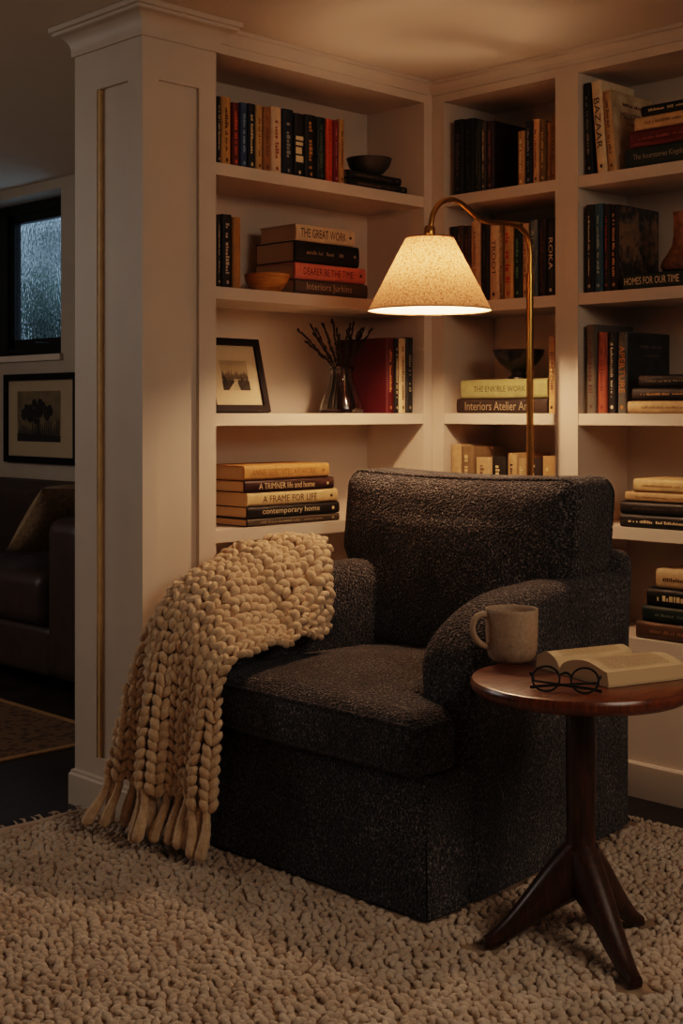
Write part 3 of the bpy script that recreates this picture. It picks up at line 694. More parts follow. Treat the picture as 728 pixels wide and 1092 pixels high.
stack_right(Z['z5'], [
    (678.5, 0, 19, '4d3826', 'brown flat book, bottom of the lowest stack behind the open book', dict(y1=-1.04, d=.2, tc='7d6244', big=.3)),
    (685, 0, 17.5, '18221c', 'dark green flat book, second up in the lowest stack behind the open book', dict(y1=-1.04, d=.19, tc='5e6a58', big=.3)),
    (690, 0, 19, '14110f', 'black flat book, second down in the lowest stack behind the open book', dict(y1=-1.03, d=.19)),
    (700, 0, 21.5, 'b69a70', 'cream flat book on top of the lowest stack behind the open book', dict(y1=-1.03, d=.17, tc='5b4630', big=.28)),
], 'flat books on the lowest shelf of the wide bay', x0=.02)

# ------------------------------------------------------------------ armchair
CH = thing('armchair', 'large charcoal boucle armchair with loose seat and back cushions in the corner', 'armchair', (-.75, -.57, 0))
YR, YL = -1.055, -.135                                       # outer faces of the two arms at the front
def taper(p):                                               # the body narrows towards the back
    k = sstep(-1.1, -.25, p.x); c = -.575
    return Vector((p.x, c + (p.y - c) * (1 - .155 * k), p.z))
# base rail
m = MB(); rbox(m, (-1.20, YR + .006, .035), (-.29, YL - .006, .325), .022, (10, 10, 4), taper)
m.build('seat_base', BOUCLE, CH)
# skirt with a corner pleat
m = MB()
def skirt_pts(z, out):
    pts = []
    fx, y0_, y1_ = -1.205 - out, YR - out, YL - .02
    for k in range(25):
        y = y1_ + (y0_ + .014 - y1_) * k / 24; pts.append(Vector((fx + .002 * math.sin(k * .9), y, z)))
    pts += [Vector((fx + .004, y0_ + .008, z)), Vector((fx + .018, y0_ + .012, z)), Vector((fx + .006, y0_ + .003, z)), Vector((fx + .014, y0_, z))]
    for k in range(1, 9): pts.append(Vector((fx + .014 + .125 * k / 8, y0_, z)))
    return [taper(p) for p in pts]
rows = [skirt_pts(.014 + .176 * k / 6, .007 * (1 - k / 6) + .001) for k in range(7)]
m.grid(rows); rows2 = [[p + Vector((.006, .004, 0)) for p in r] for r in rows]; m.grid([r[::-1] for r in rows2]); m.grid([rows[-1], rows2[-1]]); m.grid([rows2[0], rows[0]])
m.build('skirt', BOUCLE, CH, angle=60)
# arms
def make_arm(yo, yi, xf_, name='arm'):
    lo = (xf_, min(yo, yi), -.06); hi = (-.27, max(yo, yi), .715); sgn = 1 if yo > yi else -1
    def ztop(x):
        a = .33; t = min(1, max(0, (xf_ + a - x) / a)); return .49 + .215 * (1 - t ** 2.1) ** (1 / 2.1)
    def df(p):
        q = p.copy(); zt_ = ztop(p.x); q.z = max(.009, .02 + (p.z - .02) * (zt_ - .02) / (.715 - .02) if p.z > .02 else p.z)
        rl = sstep(.40, .60, q.z) * .016                   # the roll is a little fuller than the panel
        mid = (yo + yi) / 2
        if abs(p.y - mid) > .02: q.y += rl * (1 if p.y > mid else -1)
        q.z += .012 * sstep(-.85, -.35, p.x) * sstep(.4, .7, p.z)
        return taper(q)
    m = MB(); rbox(m, lo, hi, .066, (40, 5, 16), df)
    o = m.build(name, BOUCLE, CH)
    # welt over the front curve
    f = rbox_map(lo, hi, .066); P = []
    return o
make_arm(YR, YR + .155, -1.075); make_arm(YL, YL - .15, -1.15)
# seat cushion with a wing in front of the arm
lo, hi = (-1.228, -1.047, .318), (-.50, -.262, .462)
def cush(p):
    q = p.copy(); k = sstep(-1.10, -1.068, p.x)
    yc = -.262; q.y = yc + (p.y - yc) * (1 - k * .183)
    cx_, cy_ = -.86, (-1.047 - .262) / 2
    w_ = max(0, 1 - ((p.x - cx_) / .38) ** 2) * max(0, 1 - ((q.y - cy_) / .40) ** 2)
    if p.z > .39: q.z += .032 * w_ ** .7
    q.x -= .012 * max(0, 1 - ((p.y - cy_) / .40) ** 2) * sstep(-1.0, -1.2, p.x) * (1 - ((p.z - .39) / .08) ** 2)
    return taper(q)
m = MB(); ex = [-1.11 + .006 * k for k in range(9)]
rbox(m, lo, hi, .045, (22, 22, 3), cush, (ex, (), ()))
SC = m.build('seat_cushion', BOUCLE, CH)
f = rbox_map(lo, hi, .045)
def loop(zr, sh):
    P = []; x0_, x1_, y0_, y1_ = lo[0], hi[0], lo[1], hi[1]; r = .045
    seq = [(x0_, y1_ - k * (y1_ - y0_) / 50) for k in range(50)] + [(x0_ + k * (x1_ - x0_) / 120, y0_) for k in range(120)]
    for x, y in seq: P.append(cush(f((x, y, zr))) + sh)
    return P
P1 = loop(hi[2] - .022, Vector((0, 0, .002))); P2 = loop(lo[2] + .022, Vector((0, 0, -.002)))
MB().tube(P1, .0052, 8).tube(P2, .0052, 8).build('piping', BOUCLE, SC)
# back cushion, wider above the arms
lo2, hi2 = (-.58, -.982, .44), (-.345, -.125, .978)
def backc(p):
    q = p.copy(); cy_ = (lo2[1] + hi2[1]) / 2; hw = (hi2[1] - lo2[1]) / 2
    k = 1 - sstep(.70, .745, p.z); q.y = cy_ + (p.y - cy_) * (1 - .05 * k)
    t = (p.z - .44) / .538; s_ = (p.y - cy_) / hw
    if p.x < -.47: q.x -= .035 * max(0, 1 - s_ ** 2) * max(0, 1 - (2 * t - 1) ** 2) ** .7
    q.x += .055 * t - .03                                    # leans back
    if p.z > .85: q.z += -.012 * max(0, 1 - s_ ** 2)
    q.x -= .02 * s_ ** 4 * 0
    return q
m = MB(); rbox(m, lo2, hi2, .06, (4, 24, 26), backc, ((), (), [.70 + .005 * k for k in range(10)]))
BCU = m.build('back_cushion', BOUCLE, CH)
f2 = rbox_map(lo2, hi2, .06); P = []
for xr_ in (lo2[0] + .028, hi2[0] - .028):
    seq = [(lo2[1], .72 + k * .0086) for k in range(31)] + [(lo2[1] + k * (hi2[1] - lo2[1]) / 50, hi2[2]) for k in range(1, 50)] + [(hi2[1], .978 - k * .0086) for k in range(31)]
    P.append([backc(f2((xr_, y, z_))) for y, z_ in seq])
MB().tube(P[0], .005, 8).tube(P[1], .005, 8).build('piping', BOUCLE, BCU)
# back frame
m = MB()
def bframe(p):
    q = taper(p); q.x += .02 * sstep(.4, .8, p.z); q.z = max(.009, q.z); return q
rbox(m, (-.37, YR + .015, -.04), (-.245, YL - .012, .765), .045, (4, 16, 14), bframe); m.build('back_frame', BOUCLE, CH)
for x, y in ((-1.14, -1.0), (-1.14, -.17), (-.33, -.93), (-.33, -.24)): MB().box((x - .02, y - .02, .012), (x + .02, y + .02, .045)).build('foot', BLACK, CH, smooth=False)

# ------------------------------------------------------------------ knitted throw
S_ = lambda *a: [Vector(p) for p in a]
ctrl = [
    S_((-.73, -.098, .60), (-.73, -.108, .718), (-.735, -.185, .785), (-.765, -.275, .770), (-.83, -.350, .65), (-.86, -.372, .545)),
    S_((-.83, -.092, .58), (-.83, -.105, .708), (-.83, -.185, .772), (-.85, -.280, .752), (-.90, -.356, .63), (-.92, -.385, .53)),
    S_((-.95, -.088, .55), (-.945, -.102, .69), (-.94, -.185, .753), (-.95, -.283, .730), (-.98, -.360, .61), (-1.01, -.405, .525)),
    S_((-1.07, -.085, .52), (-1.06, -.100, .66), (-1.05, -.180, .730), (-1.05, -.28, .70), (-1.07, -.36, .59), (-1.10, -.42, .525)),
    S_((-1.20, -.083, .47), (-1.19, -.100, .615), (-1.18, -.175, .69), (-1.18, -.28, .665), (-1.20, -.365, .58), (-1.235, -.44, .52)),
    S_((-1.285, -.080, .40), (-1.28, -.105, .52), (-1.275, -.175, .59), (-1.275, -.28, .57), (-1.285, -.365, .51), (-1.295, -.445, .45)),
    S_((-1.31, -.078, .31), (-1.315, -.115, .39), (-1.315, -.185, .43), (-1.31, -.28, .42), (-1.305, -.365, .39), (-1.30, -.445, .35)),
    S_((-1.325, -.076, .23), (-1.33, -.120, .265), (-1.33, -.19, .285), (-1.325, -.28, .28), (-1.315, -.365, .265), (-1.305, -.44, .25)),
    S_((-1.34, -.070, .165), (-1.345, -.118, .165), (-1.34, -.19, .165), (-1.335, -.28, .16), (-1.32, -.365, .155), (-1.305, -.435, .15))]
def TS(s, t):
    rows_ = [catmull(r, s) for r in ctrl]; p = catmull(rows_, t)
    k = sstep(.55, .9, t)
    p = p + Vector((-1, .15, 0)) * (k * (.020 * math.sin(s * 15 + .6) + .010 * math.sin(s * 29)))
    fold = math.exp(-((s - .27) / .055) ** 2) * sstep(.35, .7, t); p = p + Vector((.035, 0, -.01)) * fold
    q = 1 - sstep(.3, .55, t); p = p + Vector((0, 0, q * (.011 * math.sin(t * 34 + s * 7) + .012 * math.sin(s * 9 + 1 - t * 9))))
    return p
def frameTS(s, t):
    e_ = .004; p = TS(s, t); a = (TS(min(1, s + e_), t) - TS(max(0, s - e_), t)); b_ = (TS(s, min(1, t + e_)) - TS(s, max(0, t - e_)))
    a.normalize(); b_.normalize(); n_ = b_.cross(a).normalized(); a = n_.cross(b_).normalized(); return p, a, b_, n_
pN, aN, bN, nN = frameTS(.5, .9)
FL = -1 if nN.x > 0 else 1
TH = thing('throw_blanket', 'chunky cream knitted throw with a fringe draped over the armchair arm by the pillar', 'blanket', (-1.2, -.2, .3))
m = MB(); seg, rg_ = 9, 8
def lobe(c, d_, n_, L, w_, h_):
    x = d_.normalized(); y = n_.cross(x).normalized(); vs = []; fs = []
    for i in range(rg_ + 1):
        u_ = i / rg_; r = math.sin(PI * (u_ ** .85)) ** .62 if 0 < u_ < 1 else 0.02
        bow = .004 * math.sin(PI * u_)
        for k in range(seg):
            q = 2 * PI * k / seg; tw = .10 * math.sin(3 * q + u_ * 9)          # plied strands twist round the yarn
            vs.append(c + x * (L * (u_ - .5)) + y * (w_ * r * (1 + tw) * math.cos(q)) + n_ * (h_ * r * (1 + tw) * math.sin(q) + bow))
    for i in range(rg_):
        for k in range(seg): fs.append((i * seg + k, i * seg + (k + 1) % seg, (i + 1) * seg + (k + 1) % seg, (i + 1) * seg + k))
    m.add(vs, fs)
NC = 14
# walk rows of equal step along every column
for ci in range(NC):
    s0 = (ci + .5) / NC
    ts = [k / 400 for k in range(401)]; pts = [TS(s0, t) for t in ts]; acc = [0]
    for k in range(400): acc.append(acc[-1] + (pts[k + 1] - pts[k]).length)
    step = .0275; nrow = int(acc[-1] / step); step = acc[-1] / nrow
    j = 0
    for r in range(nrow):
        target = (r + .5) * step
        while acc[j] < target: j += 1
        t0 = ts[j]; p, a, b_, n_ = frameTS(s0, t0); n_ = n_ * FL
        wd = (TS(min(1, s0 + .5 / NC), t0) - TS(max(0, s0 - .5 / NC), t0)).length
        rs = random.Random(ci * 1000 + r)
        for sg in (-1, 1):
            d_ = (b_ - a * (sg * .55)).normalized() + Vector((rs.uniform(-.17, .17), rs.uniform(-.17, .17), rs.uniform(-.17, .17)))
            c = p + a * (sg * wd * .25) + n_ * (.008 + rs.uniform(-.003, .0035)) + b_ * rs.uniform(-.004, .004)
            lobe(c, d_, n_, step * 1.62, wd * .285 * rs.uniform(.92, 1.08), .0125 * rs.uniform(.92, 1.1))
m.build('knit', KNIT, TH, angle=80)
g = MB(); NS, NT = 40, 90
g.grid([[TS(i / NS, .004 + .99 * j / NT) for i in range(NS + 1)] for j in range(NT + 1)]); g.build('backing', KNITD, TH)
def tassel(s0, back, k):
    rs = random.Random(500 + k); p, a, b_, n_ = frameTS(s0, 1); n_ = n_ * FL
    top = p + n_ * (.006 - .022 * back) + Vector((0, 0, .012)); L = top.z - .030 - rs.uniform(.0, .018)
    dx = Vector((-.035 * rs.random() - .012 + .03 * back, (.05 * (1 - s0 * 2.4) if s0 < .4 else 0) + rs.uniform(-.018, .018), 0))
    P = [top + Vector((0, 0, -L * u_)) + dx * (u_ ** 1.3) + Vector((.004 * math.sin(u_ * 6 + k), .004 * math.cos(u_ * 5 + k), 0)) for u_ in [q / 22 for q in range(23)]]
    def R(q): return (.0105 + .0052 * sstep(.2, .85, q) + .0006 * math.sin(q * 40 + k)) * (1 if q < .9 else max(.25, 1 - ((q - .9) / .1) ** 2 * .75))
    mm = MB(); mm.tube(P, R, 9)
    mm.build('tassel', KNIT, TH)
for k in range(13): tassel((k + .5) / 13, 0, k)
for k in range(9): tassel((k + .8) / 9.6, 1, 40 + k)

# ------------------------------------------------------------------ cream bobble rug
poly = [(-3.1, -2.7), (-.235, -2.7), (-.235, -.06), (-.97, -.06), (-.97, -.062), (-1.262, -.062), (-1.262, .176), (-3.1, .176)]
def inside(x, y):
    return (-3.1 < x < -.235 and -2.7 < y < -.066) or (-3.1 < x < -1.268 and y < .176 and y > -2.7)
RUG = thing('shag_rug', 'cream nubby wool rug under the armchair and side table', 'rug', (-1.8, -1.3, 0))
MB().box((-3.1, -2.7, .0008), (-.24, -.068, .006)).box((-3.1, -.068, .0008), (-1.268, .172, .006)).build('backing', RUGB, RUG, smooth=False)
FEET = [onZ(u, v, .012).to_tuple() for u, v in ((678, 1053), (516, 1010), (682, 985))]
pitch = .0205; pts = []; row = 0; y = -2.69
while y < .176:
    x = -3.09 + (pitch / 2 if row % 2 else 0)
    while x < -.235:
        jx, jy = x + rng.uniform(-.35, .35) * pitch, y + rng.uniform(-.35, .35) * pitch
        under = (jx > -1.226 and -.575 - .482 * (1 - .155 * sstep(-1.1, -.25, jx)) - .012 < jy) or any((jx - q[0]) ** 2 + (jy - q[1]) ** 2 < .040 ** 2 for q in FEET)
        fdep = (jx - CX) * CA + (jy - CY) * SA
        if inside(jx, jy) and not under and fdep > 1.9: pts.append((jx, jy))
        x += pitch
    y += pitch * .866; row += 1
pts = np.array(pts); n = len(pts); nu, nv = 7, 4
sp = [(0, 0, 1)] + [(math.sin(PI * i / nv) * math.cos(2 * PI * k / nu), math.sin(PI * i / nv) * math.sin(2 * PI * k / nu), math.cos(PI * i / nv)) for i in range(1, nv) for k in range(nu)]
sp = np.array(sp); fc = [(0, 1 + k, 1 + (k + 1) % nu) for k in range(nu)]; q4 = [(1 + i * nu + k, 1 + (i + 1) * nu + k, 1 + (i + 1) * nu + (k + 1) % nu, 1 + i * nu + (k + 1) % nu) for i in range(nv - 2) for k in range(nu)]
rad = np.stack([rng.uniform(.0098, .0150, n), rng.uniform(.0082, .0118, n), rng.uniform(.007, .0108, n)], 1)
ang = rng.uniform(0, 2 * PI, n); tilt = rng.uniform(-.5, .5, n)
V = sp[None] * (1 + rng.normal(0, .10, (n, len(sp), 1))) * rad[:, None, :]
zt_ = V[..., 2] + V[..., 0] * np.sin(tilt)[:, None]
xr_ = V[..., 0] * np.cos(ang)[:, None] - V[..., 1] * np.sin(ang)[:, None]; yr_ = V[..., 0] * np.sin(ang)[:, None] + V[..., 1] * np.cos(ang)[:, None]
V = np.stack([xr_ + pts[:, 0:1] + 1.8, yr_ + pts[:, 1:2] + 1.3, np.maximum(zt_ + .0075 + rng.uniform(-.002, .003, n)[:, None], .001)], -1).reshape(-1, 3)
k_ = len(sp); tri = (np.array(fc)[None] + (np.arange(n) * k_)[:, None, None]).reshape(-1, 3); quad = (np.array(q4)[None] + (np.arange(n) * k_)[:, None, None]).reshape(-1, 4)
me = bpy.data.meshes.new('pile'); me.vertices.add(len(V)); me.vertices.foreach_set('co', V.ravel())
loops = np.concatenate([tri.ravel(), quad.ravel()]); tot = np.concatenate([np.full(len(tri), 3), np.full(len(quad), 4)]); st = np.concatenate([[0], np.cumsum(tot)[:-1]])
me.loops.add(len(loops)); me.loops.foreach_set('vertex_index', loops.astype(np.int32)); me.polygons.add(len(tot)); me.polygons.foreach_set('loop_start', st.astype(np.int32))
me.update(calc_edges=True); me.validate(); me.shade_smooth(); me.materials.append(RUGY)
o = bpy.data.objects.new('pile', me); col.objects.link(o); o.parent = RUG; o['kind'] = 'stuff'
# edge roll and stray tufts along the rug's border by the dark floor
m = MB()
m.tube([(-3.1 + k * .03, .176 + .003 * math.sin(k), .011) for k in range(62)], .010, 8)
for k in range(60):
    rs = random.Random(k); x = -3.05 + 1.78 * k / 60; m.tube([(x, .178, .010), (x + rs.uniform(-.01, .01), .19, .018 + .008 * rs.random()), (x + rs.uniform(-.02, .02), .2 + .01 * rs.random(), .012 + .012 * rs.random())], lambda q: .006 * (1 - q * .8), 6)
for k in range(120):
    rs = random.Random(900 + k); y = -.08 - 1.6 * k / 120; m.tube([(-.236, y, .008), (-.224, y + rs.uniform(-.01, .01), .013), (-.212 + .01 * rs.random(), y + rs.uniform(-.02, .02), .006)], lambda q: .007 * (1 - q * .7), 6)
m.build('edge_fringe', RUGY, RUG)['kind'] = 'stuff'

# ------------------------------------------------------------------ side table
TX, TY, TZ = -1.065, -1.372, .580
TB = thing('side_table', 'round walnut pedestal side table with three splayed legs beside the armchair', 'table', (TX, TY, 0))
R = .2355
prof = [(0, TZ - .035), (R - .035, TZ - .035), (R - .012, TZ - .031), (R - .002, TZ - .021), (R, TZ - .013), (R - .001, TZ - .007), (R - .004, TZ - .0015), (R - .009, TZ), (0, TZ)]
MB().lathe(prof, (TX, TY, 0), 96).build('table_top', WALNUT, TB, angle=40)
prof = [(0, .15), (.03, .15), (.034, .155), (.036, .17), (.036, .195), (.0335, .200), (.0345, .206), (.0335, .212), (.031, .216), (.031, .30), (.0325, .42), (.032, .502), (.030, .507), (.034, .512), (.034, .522), (.030, .526), (.036, .532), (.045, .540), (.05, .5445), (0, .5445)]
MB().lathe(prof, (TX, TY, 0), 40).build('pedestal', WALNUTV, TB, angle=50)
for (u, v) in ((678, 1053), (516, 1010), (682, 985)):
    ft = onZ(u, v, .012); d_ = Vector((ft.x - TX, ft.y - TY, 0)); L = d_.length; d_.normalize(); sd = Vector((-d_.y, d_.x, 0))
    rows_ = []
    for k in range(15):
        t = k / 14; x = .012 + (L - .012) * t; zc = .175 * (1 - t) ** 1.25 + .020 * t + .022 * math.sin(PI * t) * (1 - t)
        hh = .046 * (1 - t) ** 1.1 + .014; ww = .021 * (1 - t) + .0145
        ring = []
        for q in range(12):
            a = 2 * PI * q / 12; c_, s_ = math.cos(a), math.sin(a); c_ = math.copysign(abs(c_) ** .7, c_); s_ = math.copysign(abs(s_) ** .7, s_)
            ring.append(Vector((TX, TY, 0)) + d_ * (x + s_ * hh * .25 * (1 - t)) + sd * (ww * c_) + Vector((0, 0, max(.011, zc + hh * s_))))
        rows_.append(ring + [ring[0]])
    m = MB(); m.grid(rows_); m.add(rows_[-1][:12], [tuple(range(12))]); m.build('leg', WALNUTV, TB, angle=60)

# mug
mc = onZ(545.5, 704.5, TZ); mx_, my_ = mc.x, mc.y
MG = thing('mug', 'speckled beige stoneware mug standing on the walnut side table', 'mug', (mx_, my_, TZ))
clay = art_mat('speckled_clay', [(.3, '7d6853'), (.42, '9c8670'), (.6, 'a8927a'), (.85, 'b7a288')], 16.0, .16, 9.0)
prof = [(0, .003), (.038, .002), (.042, .0008), (.045, .003), (.052, .012), (.0565, .028), (.0580, .055), (.0585, .090), (.0590, .118), (.0592, .1245), (.0580, .1265), (.0562, .1250), (.0552, .118), (.0545, .06), (.050, .018), (0, .010)]
prof = [(r * 1.02, z_ * .95) for r, z_ in prof]
MB().lathe(prof, (mx_, my_, TZ), 56).build('body', clay, MG, angle=60)
MB().lathe([(0, .093), (.0558, .093)], (mx_, my_, TZ), 40).build('drink', mat('1d0f07', .1, .1, 20), MG)
hd = Vector((-SA, CA, 0)) * .93 + Vector((-CA, -SA, 0)) * .20; hd.normalize()
hp = [(.055, .102), (.069, .108), (.085, .102), (.093, .085), (.091, .064), (.081, .047), (.069, .038), (.054, .032)]
P = [catmull([Vector((mx_, my_, TZ)) + hd * r + Vector((0, 0, z_)) for r, z_ in hp], k / 28) for k in range(29)]
MB().tube(P, .0072, 12).build('handle', clay, MG)

# open book
g0 = onZ(596, 718, TZ + .001); ax = Vector((math.cos(-.30), math.sin(-.30), 0))     # along the spine
pr_ = Vector((-ax.y, ax.x, 0)) * -1                                                     # towards the near page edge
if pr_.y > 0: pr_ = -pr_
OB = thing('open_book', 'open paperback lying face up on the walnut side table', 'book', tuple(g0))
LEN = .212; W1, W2 = .170, .086
def page_side(width, sgn, hmax, name):
    """Cross-section from the gutter to the fore edge, arched pages on a block."""
    top = []
    for k in range(21):
        t = k / 20; z_ = .007 + hmax * math.sin(PI * min(1, (t ** .55) * .62)) - (hmax * .30) * sstep(.55, 1, t) - .0; top.append((t * width * .965, z_))
    return top
PAPER = art_mat('printed_paper', [(.3, 'c9ad84'), (.7, 'dcc49c')], 3.0); FORE = page_mat('Z', 330.0); INK = mat('a08a68', .8)
for width, sgn, hmax in ((W1, 1, .036), (W2, -1, .033)):
    top = page_side(width, sgn, hmax, ''); dirv = pr_ * sgn
    m = MB(); bot = [(top[k][0] * 1.035, .003) for k in range(21)]
    P0 = [g0 + dirv * x + Vector((0, 0, z_)) for x, z_ in top]; P1 = [p + ax * LEN for p in P0]; Q0 = [g0 + dirv * x + Vector((0, 0, z_)) for x, z_ in bot]; Q1 = [p + ax * LEN for p in Q0]
    m.cur = 0; m.grid([P0, P1] if sgn > 0 else [P1, P0]); m.cur = 1
    m.grid([Q0, P0] if sgn > 0 else [P0, Q0]); m.grid([P1, Q1] if sgn > 0 else [Q1, P1]); m.grid([[P0[-1], P1[-1]], [Q0[-1], Q1[-1]]] if sgn > 0 else [[Q0[-1], Q1[-1]], [P0[-1], P1[-1]]])
    blk = m.build('page_block', [PAPER, FORE], OB, angle=40)
    t_ = MB()                                                # faint printed lines
    def PT(al, k): 
        k = min(max(k, 0), 19.99); i = int(k); f_ = k - i; p = P0[i].lerp(P0[i + 1], f_); return p + ax * (LEN * al) + Vector((0, 0, .0007))
    rs = random.Random(31 + sgn)
    for ln in range(26):                                     # lines of print run across the page, rows down the spine direction
        al = .12 + .76 * ln / 26; k0, k1 = 4.5, 18.2 - (3 * rs.random() if ln % 7 == 6 else 0); kk = k0
        while kk < k1:
            wl = .5 + .9 * rs.random(); k2 = min(k1, kk + wl)
            t_.quad(PT(al, kk), PT(al + .009, kk), PT(al + .009, k2), PT(al, k2)) if sgn < 0 else t_.quad(PT(al, kk), PT(al, k2), PT(al + .009, k2), PT(al + .009, kk)); kk = k2 + .22
    t_.build('print', INK, blk, smooth=False)
MB().add([g0 + pr_ * (W1 * 1.0) - ax * .002, g0 - pr_ * W2 - ax * .002, g0 - pr_ * W2 + ax * (LEN + .002), g0 + pr_ * W1 + ax * (LEN + .002)] + [p + Vector((0, 0, .002)) for p in (g0 + pr_ * (W1 * 1.0) - ax * .002, g0 - pr_ * W2 - ax * .002, g0 - pr_ * W2 + ax * (LEN + .002), g0 + pr_ * W1 + ax * (LEN + .002))],
        [(0, 1, 2, 3), (7, 6, 5, 4), (0, 4, 5, 1), (1, 5, 6, 2), (2, 6, 7, 3), (3, 7, 4, 0)]).build('cover', mat('c8b48e', .7), OB, smooth=False)

# eyeglasses: lens plane stands facing the viewer, temples folded behind it
ga = onZ(584, 741, TZ); gb = onZ(623, 743, TZ); gm = (ga + gb) / 2 + Vector((.012, .012, 0)); gx = (gb - ga); gx.z = 0; gx.normalize(); gy = Vector((-gx.y, gx.x, 0))
if gy.dot(Vector((CA, SA, 0))) < 0: gy = -gy
tl = .42; gz = (Vector((0, 0, 1)) * math.cos(tl) + gy * math.sin(tl))
EG = thing('eyeglasses', 'round black wire eyeglasses folded on the side table before the open book', 'eyeglasses', Matrix.Translation((gm.x, gm.y, TZ)))
gl = BLACK; LR = .0275; sepr = .039
def GP(x, z_, y_=0): return Vector((gm.x, gm.y, TZ)) + gx * x + gz * z_ + gy * y_
fr = MB()
for sx in (-1, 1):
    fr.tube([GP(sx * sepr + LR * math.cos(2 * PI * k / 40), LR + .002 + LR * .93 * math.sin(2 * PI * k / 40)) for k in range(40)], .0022, 8, closed=True)
fr.tube([GP(x, LR + .010 + .006 * math.cos(x / .0115 * PI / 2)) for x in [-.0115 + .023 * k / 8 for k in range(9)]], .0024, 8)
for sx in (-1, 1): fr.tube([GP(sx * (sepr + LR), LR + .010), GP(sx * (sepr + LR + .005), LR + .011, .002)], .003, 8)
fr.build('frame', gl, EG)
for sx in (-1, 1):
    MB().add([GP(sx * sepr + (LR - .001) * math.cos(2 * PI * k / 32), LR + .002 + (LR * .93 - .001) * math.sin(2 * PI * k / 32)) for k in range(32)], [tuple(range(32))]).build('lens', lensmat(), EG, smooth=False)
    y_ = .010 if sx < 0 else .017
    MB().tube([GP(sx * (sepr + LR + .004), LR + .010, .003), GP(sx * (sepr + LR - .004), LR * .8, y_), GP(0, LR * .55, y_ + .003), GP(-sx * (sepr + .01), LR * .35, y_ + .006), GP(-sx * (sepr + LR + .006), .006, y_ + .004)], lambda q: .0022 + .0012 * q, 8).build('temple', gl, EG)

# ------------------------------------------------------------------ floor lamp
LX, LY = -.106, -.50
LP = thing('floor_lamp', 'brass arched reading lamp with a conical linen shade behind the armchair', 'floor lamp', (LX, LY, 0))
MB().lathe([(0, .001), (.095, .001), (.098, .006), (.096, .016), (.088, .020), (.03, .026), (.016, .04), (.013, .05), (0, .05)], (LX, LY, 0), 48).build('base', BRASS, LP, angle=40)
sc_ = depth(458, 300, 3.93); SXc, SYc = sc_.x, sc_.y
zb_ = depth(458, 331, 3.93).z; zt2 = depth(458, 254, 3.93).z
def arm_pt(u, v):
    t = (565 - u) / (565 - 458); t = max(0, min(1, t)); f0 = (Vector((LX, LY, 0)) - CAM).dot(Vector((CA, SA, 0))); fd = f0 + (3.93 - f0) * t
    return depth(u, v, fd)
pts_ = [(565, 285), (565, 268), (562, 252), (552, 241.5), (538, 238), (521, 237), (509, 232.5), (498, 222.5), (489, 215.5), (480, 213), (470, 216), (462.5, 226), (459.5, 238), (459, 247)]
AP = [arm_pt(u, v) for u, v in pts_]
m = MB().tube([(LX, LY, .04), (LX, LY, .8), (LX, LY, AP[0].z - .02)], .0108, 16); m.tube([(LX, LY, AP[0].z - .05), (LX, LY, AP[0].z - .02)], .0125, 16); m.build('pole', BRASS, LP)
MB().tube([Vector((LX, LY, AP[0].z - .03))] + [catmull(AP, k / 70) for k in range(71)], .0082, 14).build('arm', BRASS, LP, angle=60)
MB().lathe([(0, .028), (.013, .028), (.016, .022), (.017, -.004), (.012, -.012), (.008, -.02)], (SXc, SYc, zt2 + .008), 24).lathe([(.016, 0), (.017, -.05), (.014, -.055), (0, -.055)], (SXc, SYc, zt2), 24).build('socket', BRASS, LP)
rb, rt = .182, .071
m = MB(); m.lathe([(rb - (rb - rt) * k / 16, zb_ + (zt2 - zb_) * k / 16) for k in range(17)], (SXc, SYc, 0), 72)
SHD = m.build('lamp_shade', SHADE, LP, angle=80)
for r_, z_ in ((rb, zb_), (rt, zt2)):
    m = MB(); m.tube([(SXc + r_ * math.cos(2 * PI * k / 72), SYc + r_ * math.sin(2 * PI * k / 72), z_) for k in range(72)], .0022, 6, closed=True); m.build('rim', mat('8d6a44', .8), SHD)
m = MB()
for k in range(3):
    a = 2 * PI * k / 3 + .4; m.tube([(SXc + .014 * math.cos(a), SYc + .014 * math.sin(a), zt2 - .006), (SXc + rt * math.cos(a), SYc + rt * math.sin(a), zt2 - .001)], .0018, 6)
m.build('spider', BRASS, SHD)
MB().disc((SXc, SYc, zt2 - .0035), rt - .004, 48).build('added_diffuser', DIFF, SHD, smooth=False)  # added disc, softens the bulb's bright spot on the ceiling
bz = zb_ + .098
MB().lathe([(.0, -.036)] + [(.030 * math.sin(PI * k / 12), -.036 + .036 * (1 - math.cos(PI * k / 12))) for k in range(1, 10)] + [(.014, .04), (.013, .055)], (SXc, SYc, bz), 24).build('bulb', BULB, LP)

# ------------------------------------------------------------------ room beyond: sofa, cushion, picture, patterned rug
LEATH = mat('3d2a20', .45, .25, 18, .4, key='brown_leather')
sx0, sx1 = -.60, XW - .02; sy0 = onX(86, 600, sx0).y; sy1 = sy0 + 1.75
SO = thing('sofa', 'dark brown leather sofa under the window in the room beyond the pillar', 'sofa', ((sx0 + sx1) / 2, (sy0 + sy1) / 2, 0))
ya_ = onX(46, 600, sx0).y; aw_ = ya_ - sy0
def armd(p):
    q = p.copy(); q.z -= .05 * ((p.y - (sy0 + aw_ / 2)) / (aw_ / 2)) ** 2 * sstep(.4, .72, p.z) if p.y < sy0 + aw_ + .01 else 0; return q
m = MB(); rbox(m, (sx0, sy0, .10), (sx1 - .05, ya_, .735), .06, (6, 6, 8)); m.build('arm', LEATH, SO)
m = MB(); rbox(m, (sx0, sy1 - aw_, .10), (sx1 - .05, sy1, .735), .06, (6, 6, 8)); m.build('arm', LEATH, SO)
m = MB(); rbox(m, (sx0 + .02, ya_ - .02, .10), (sx1 - .03, sy1 - aw_ + .02, .30), .03, (6, 6, 4)); m.build('base', LEATH, SO)
hw_ = (sy1 - aw_ - ya_) / 2
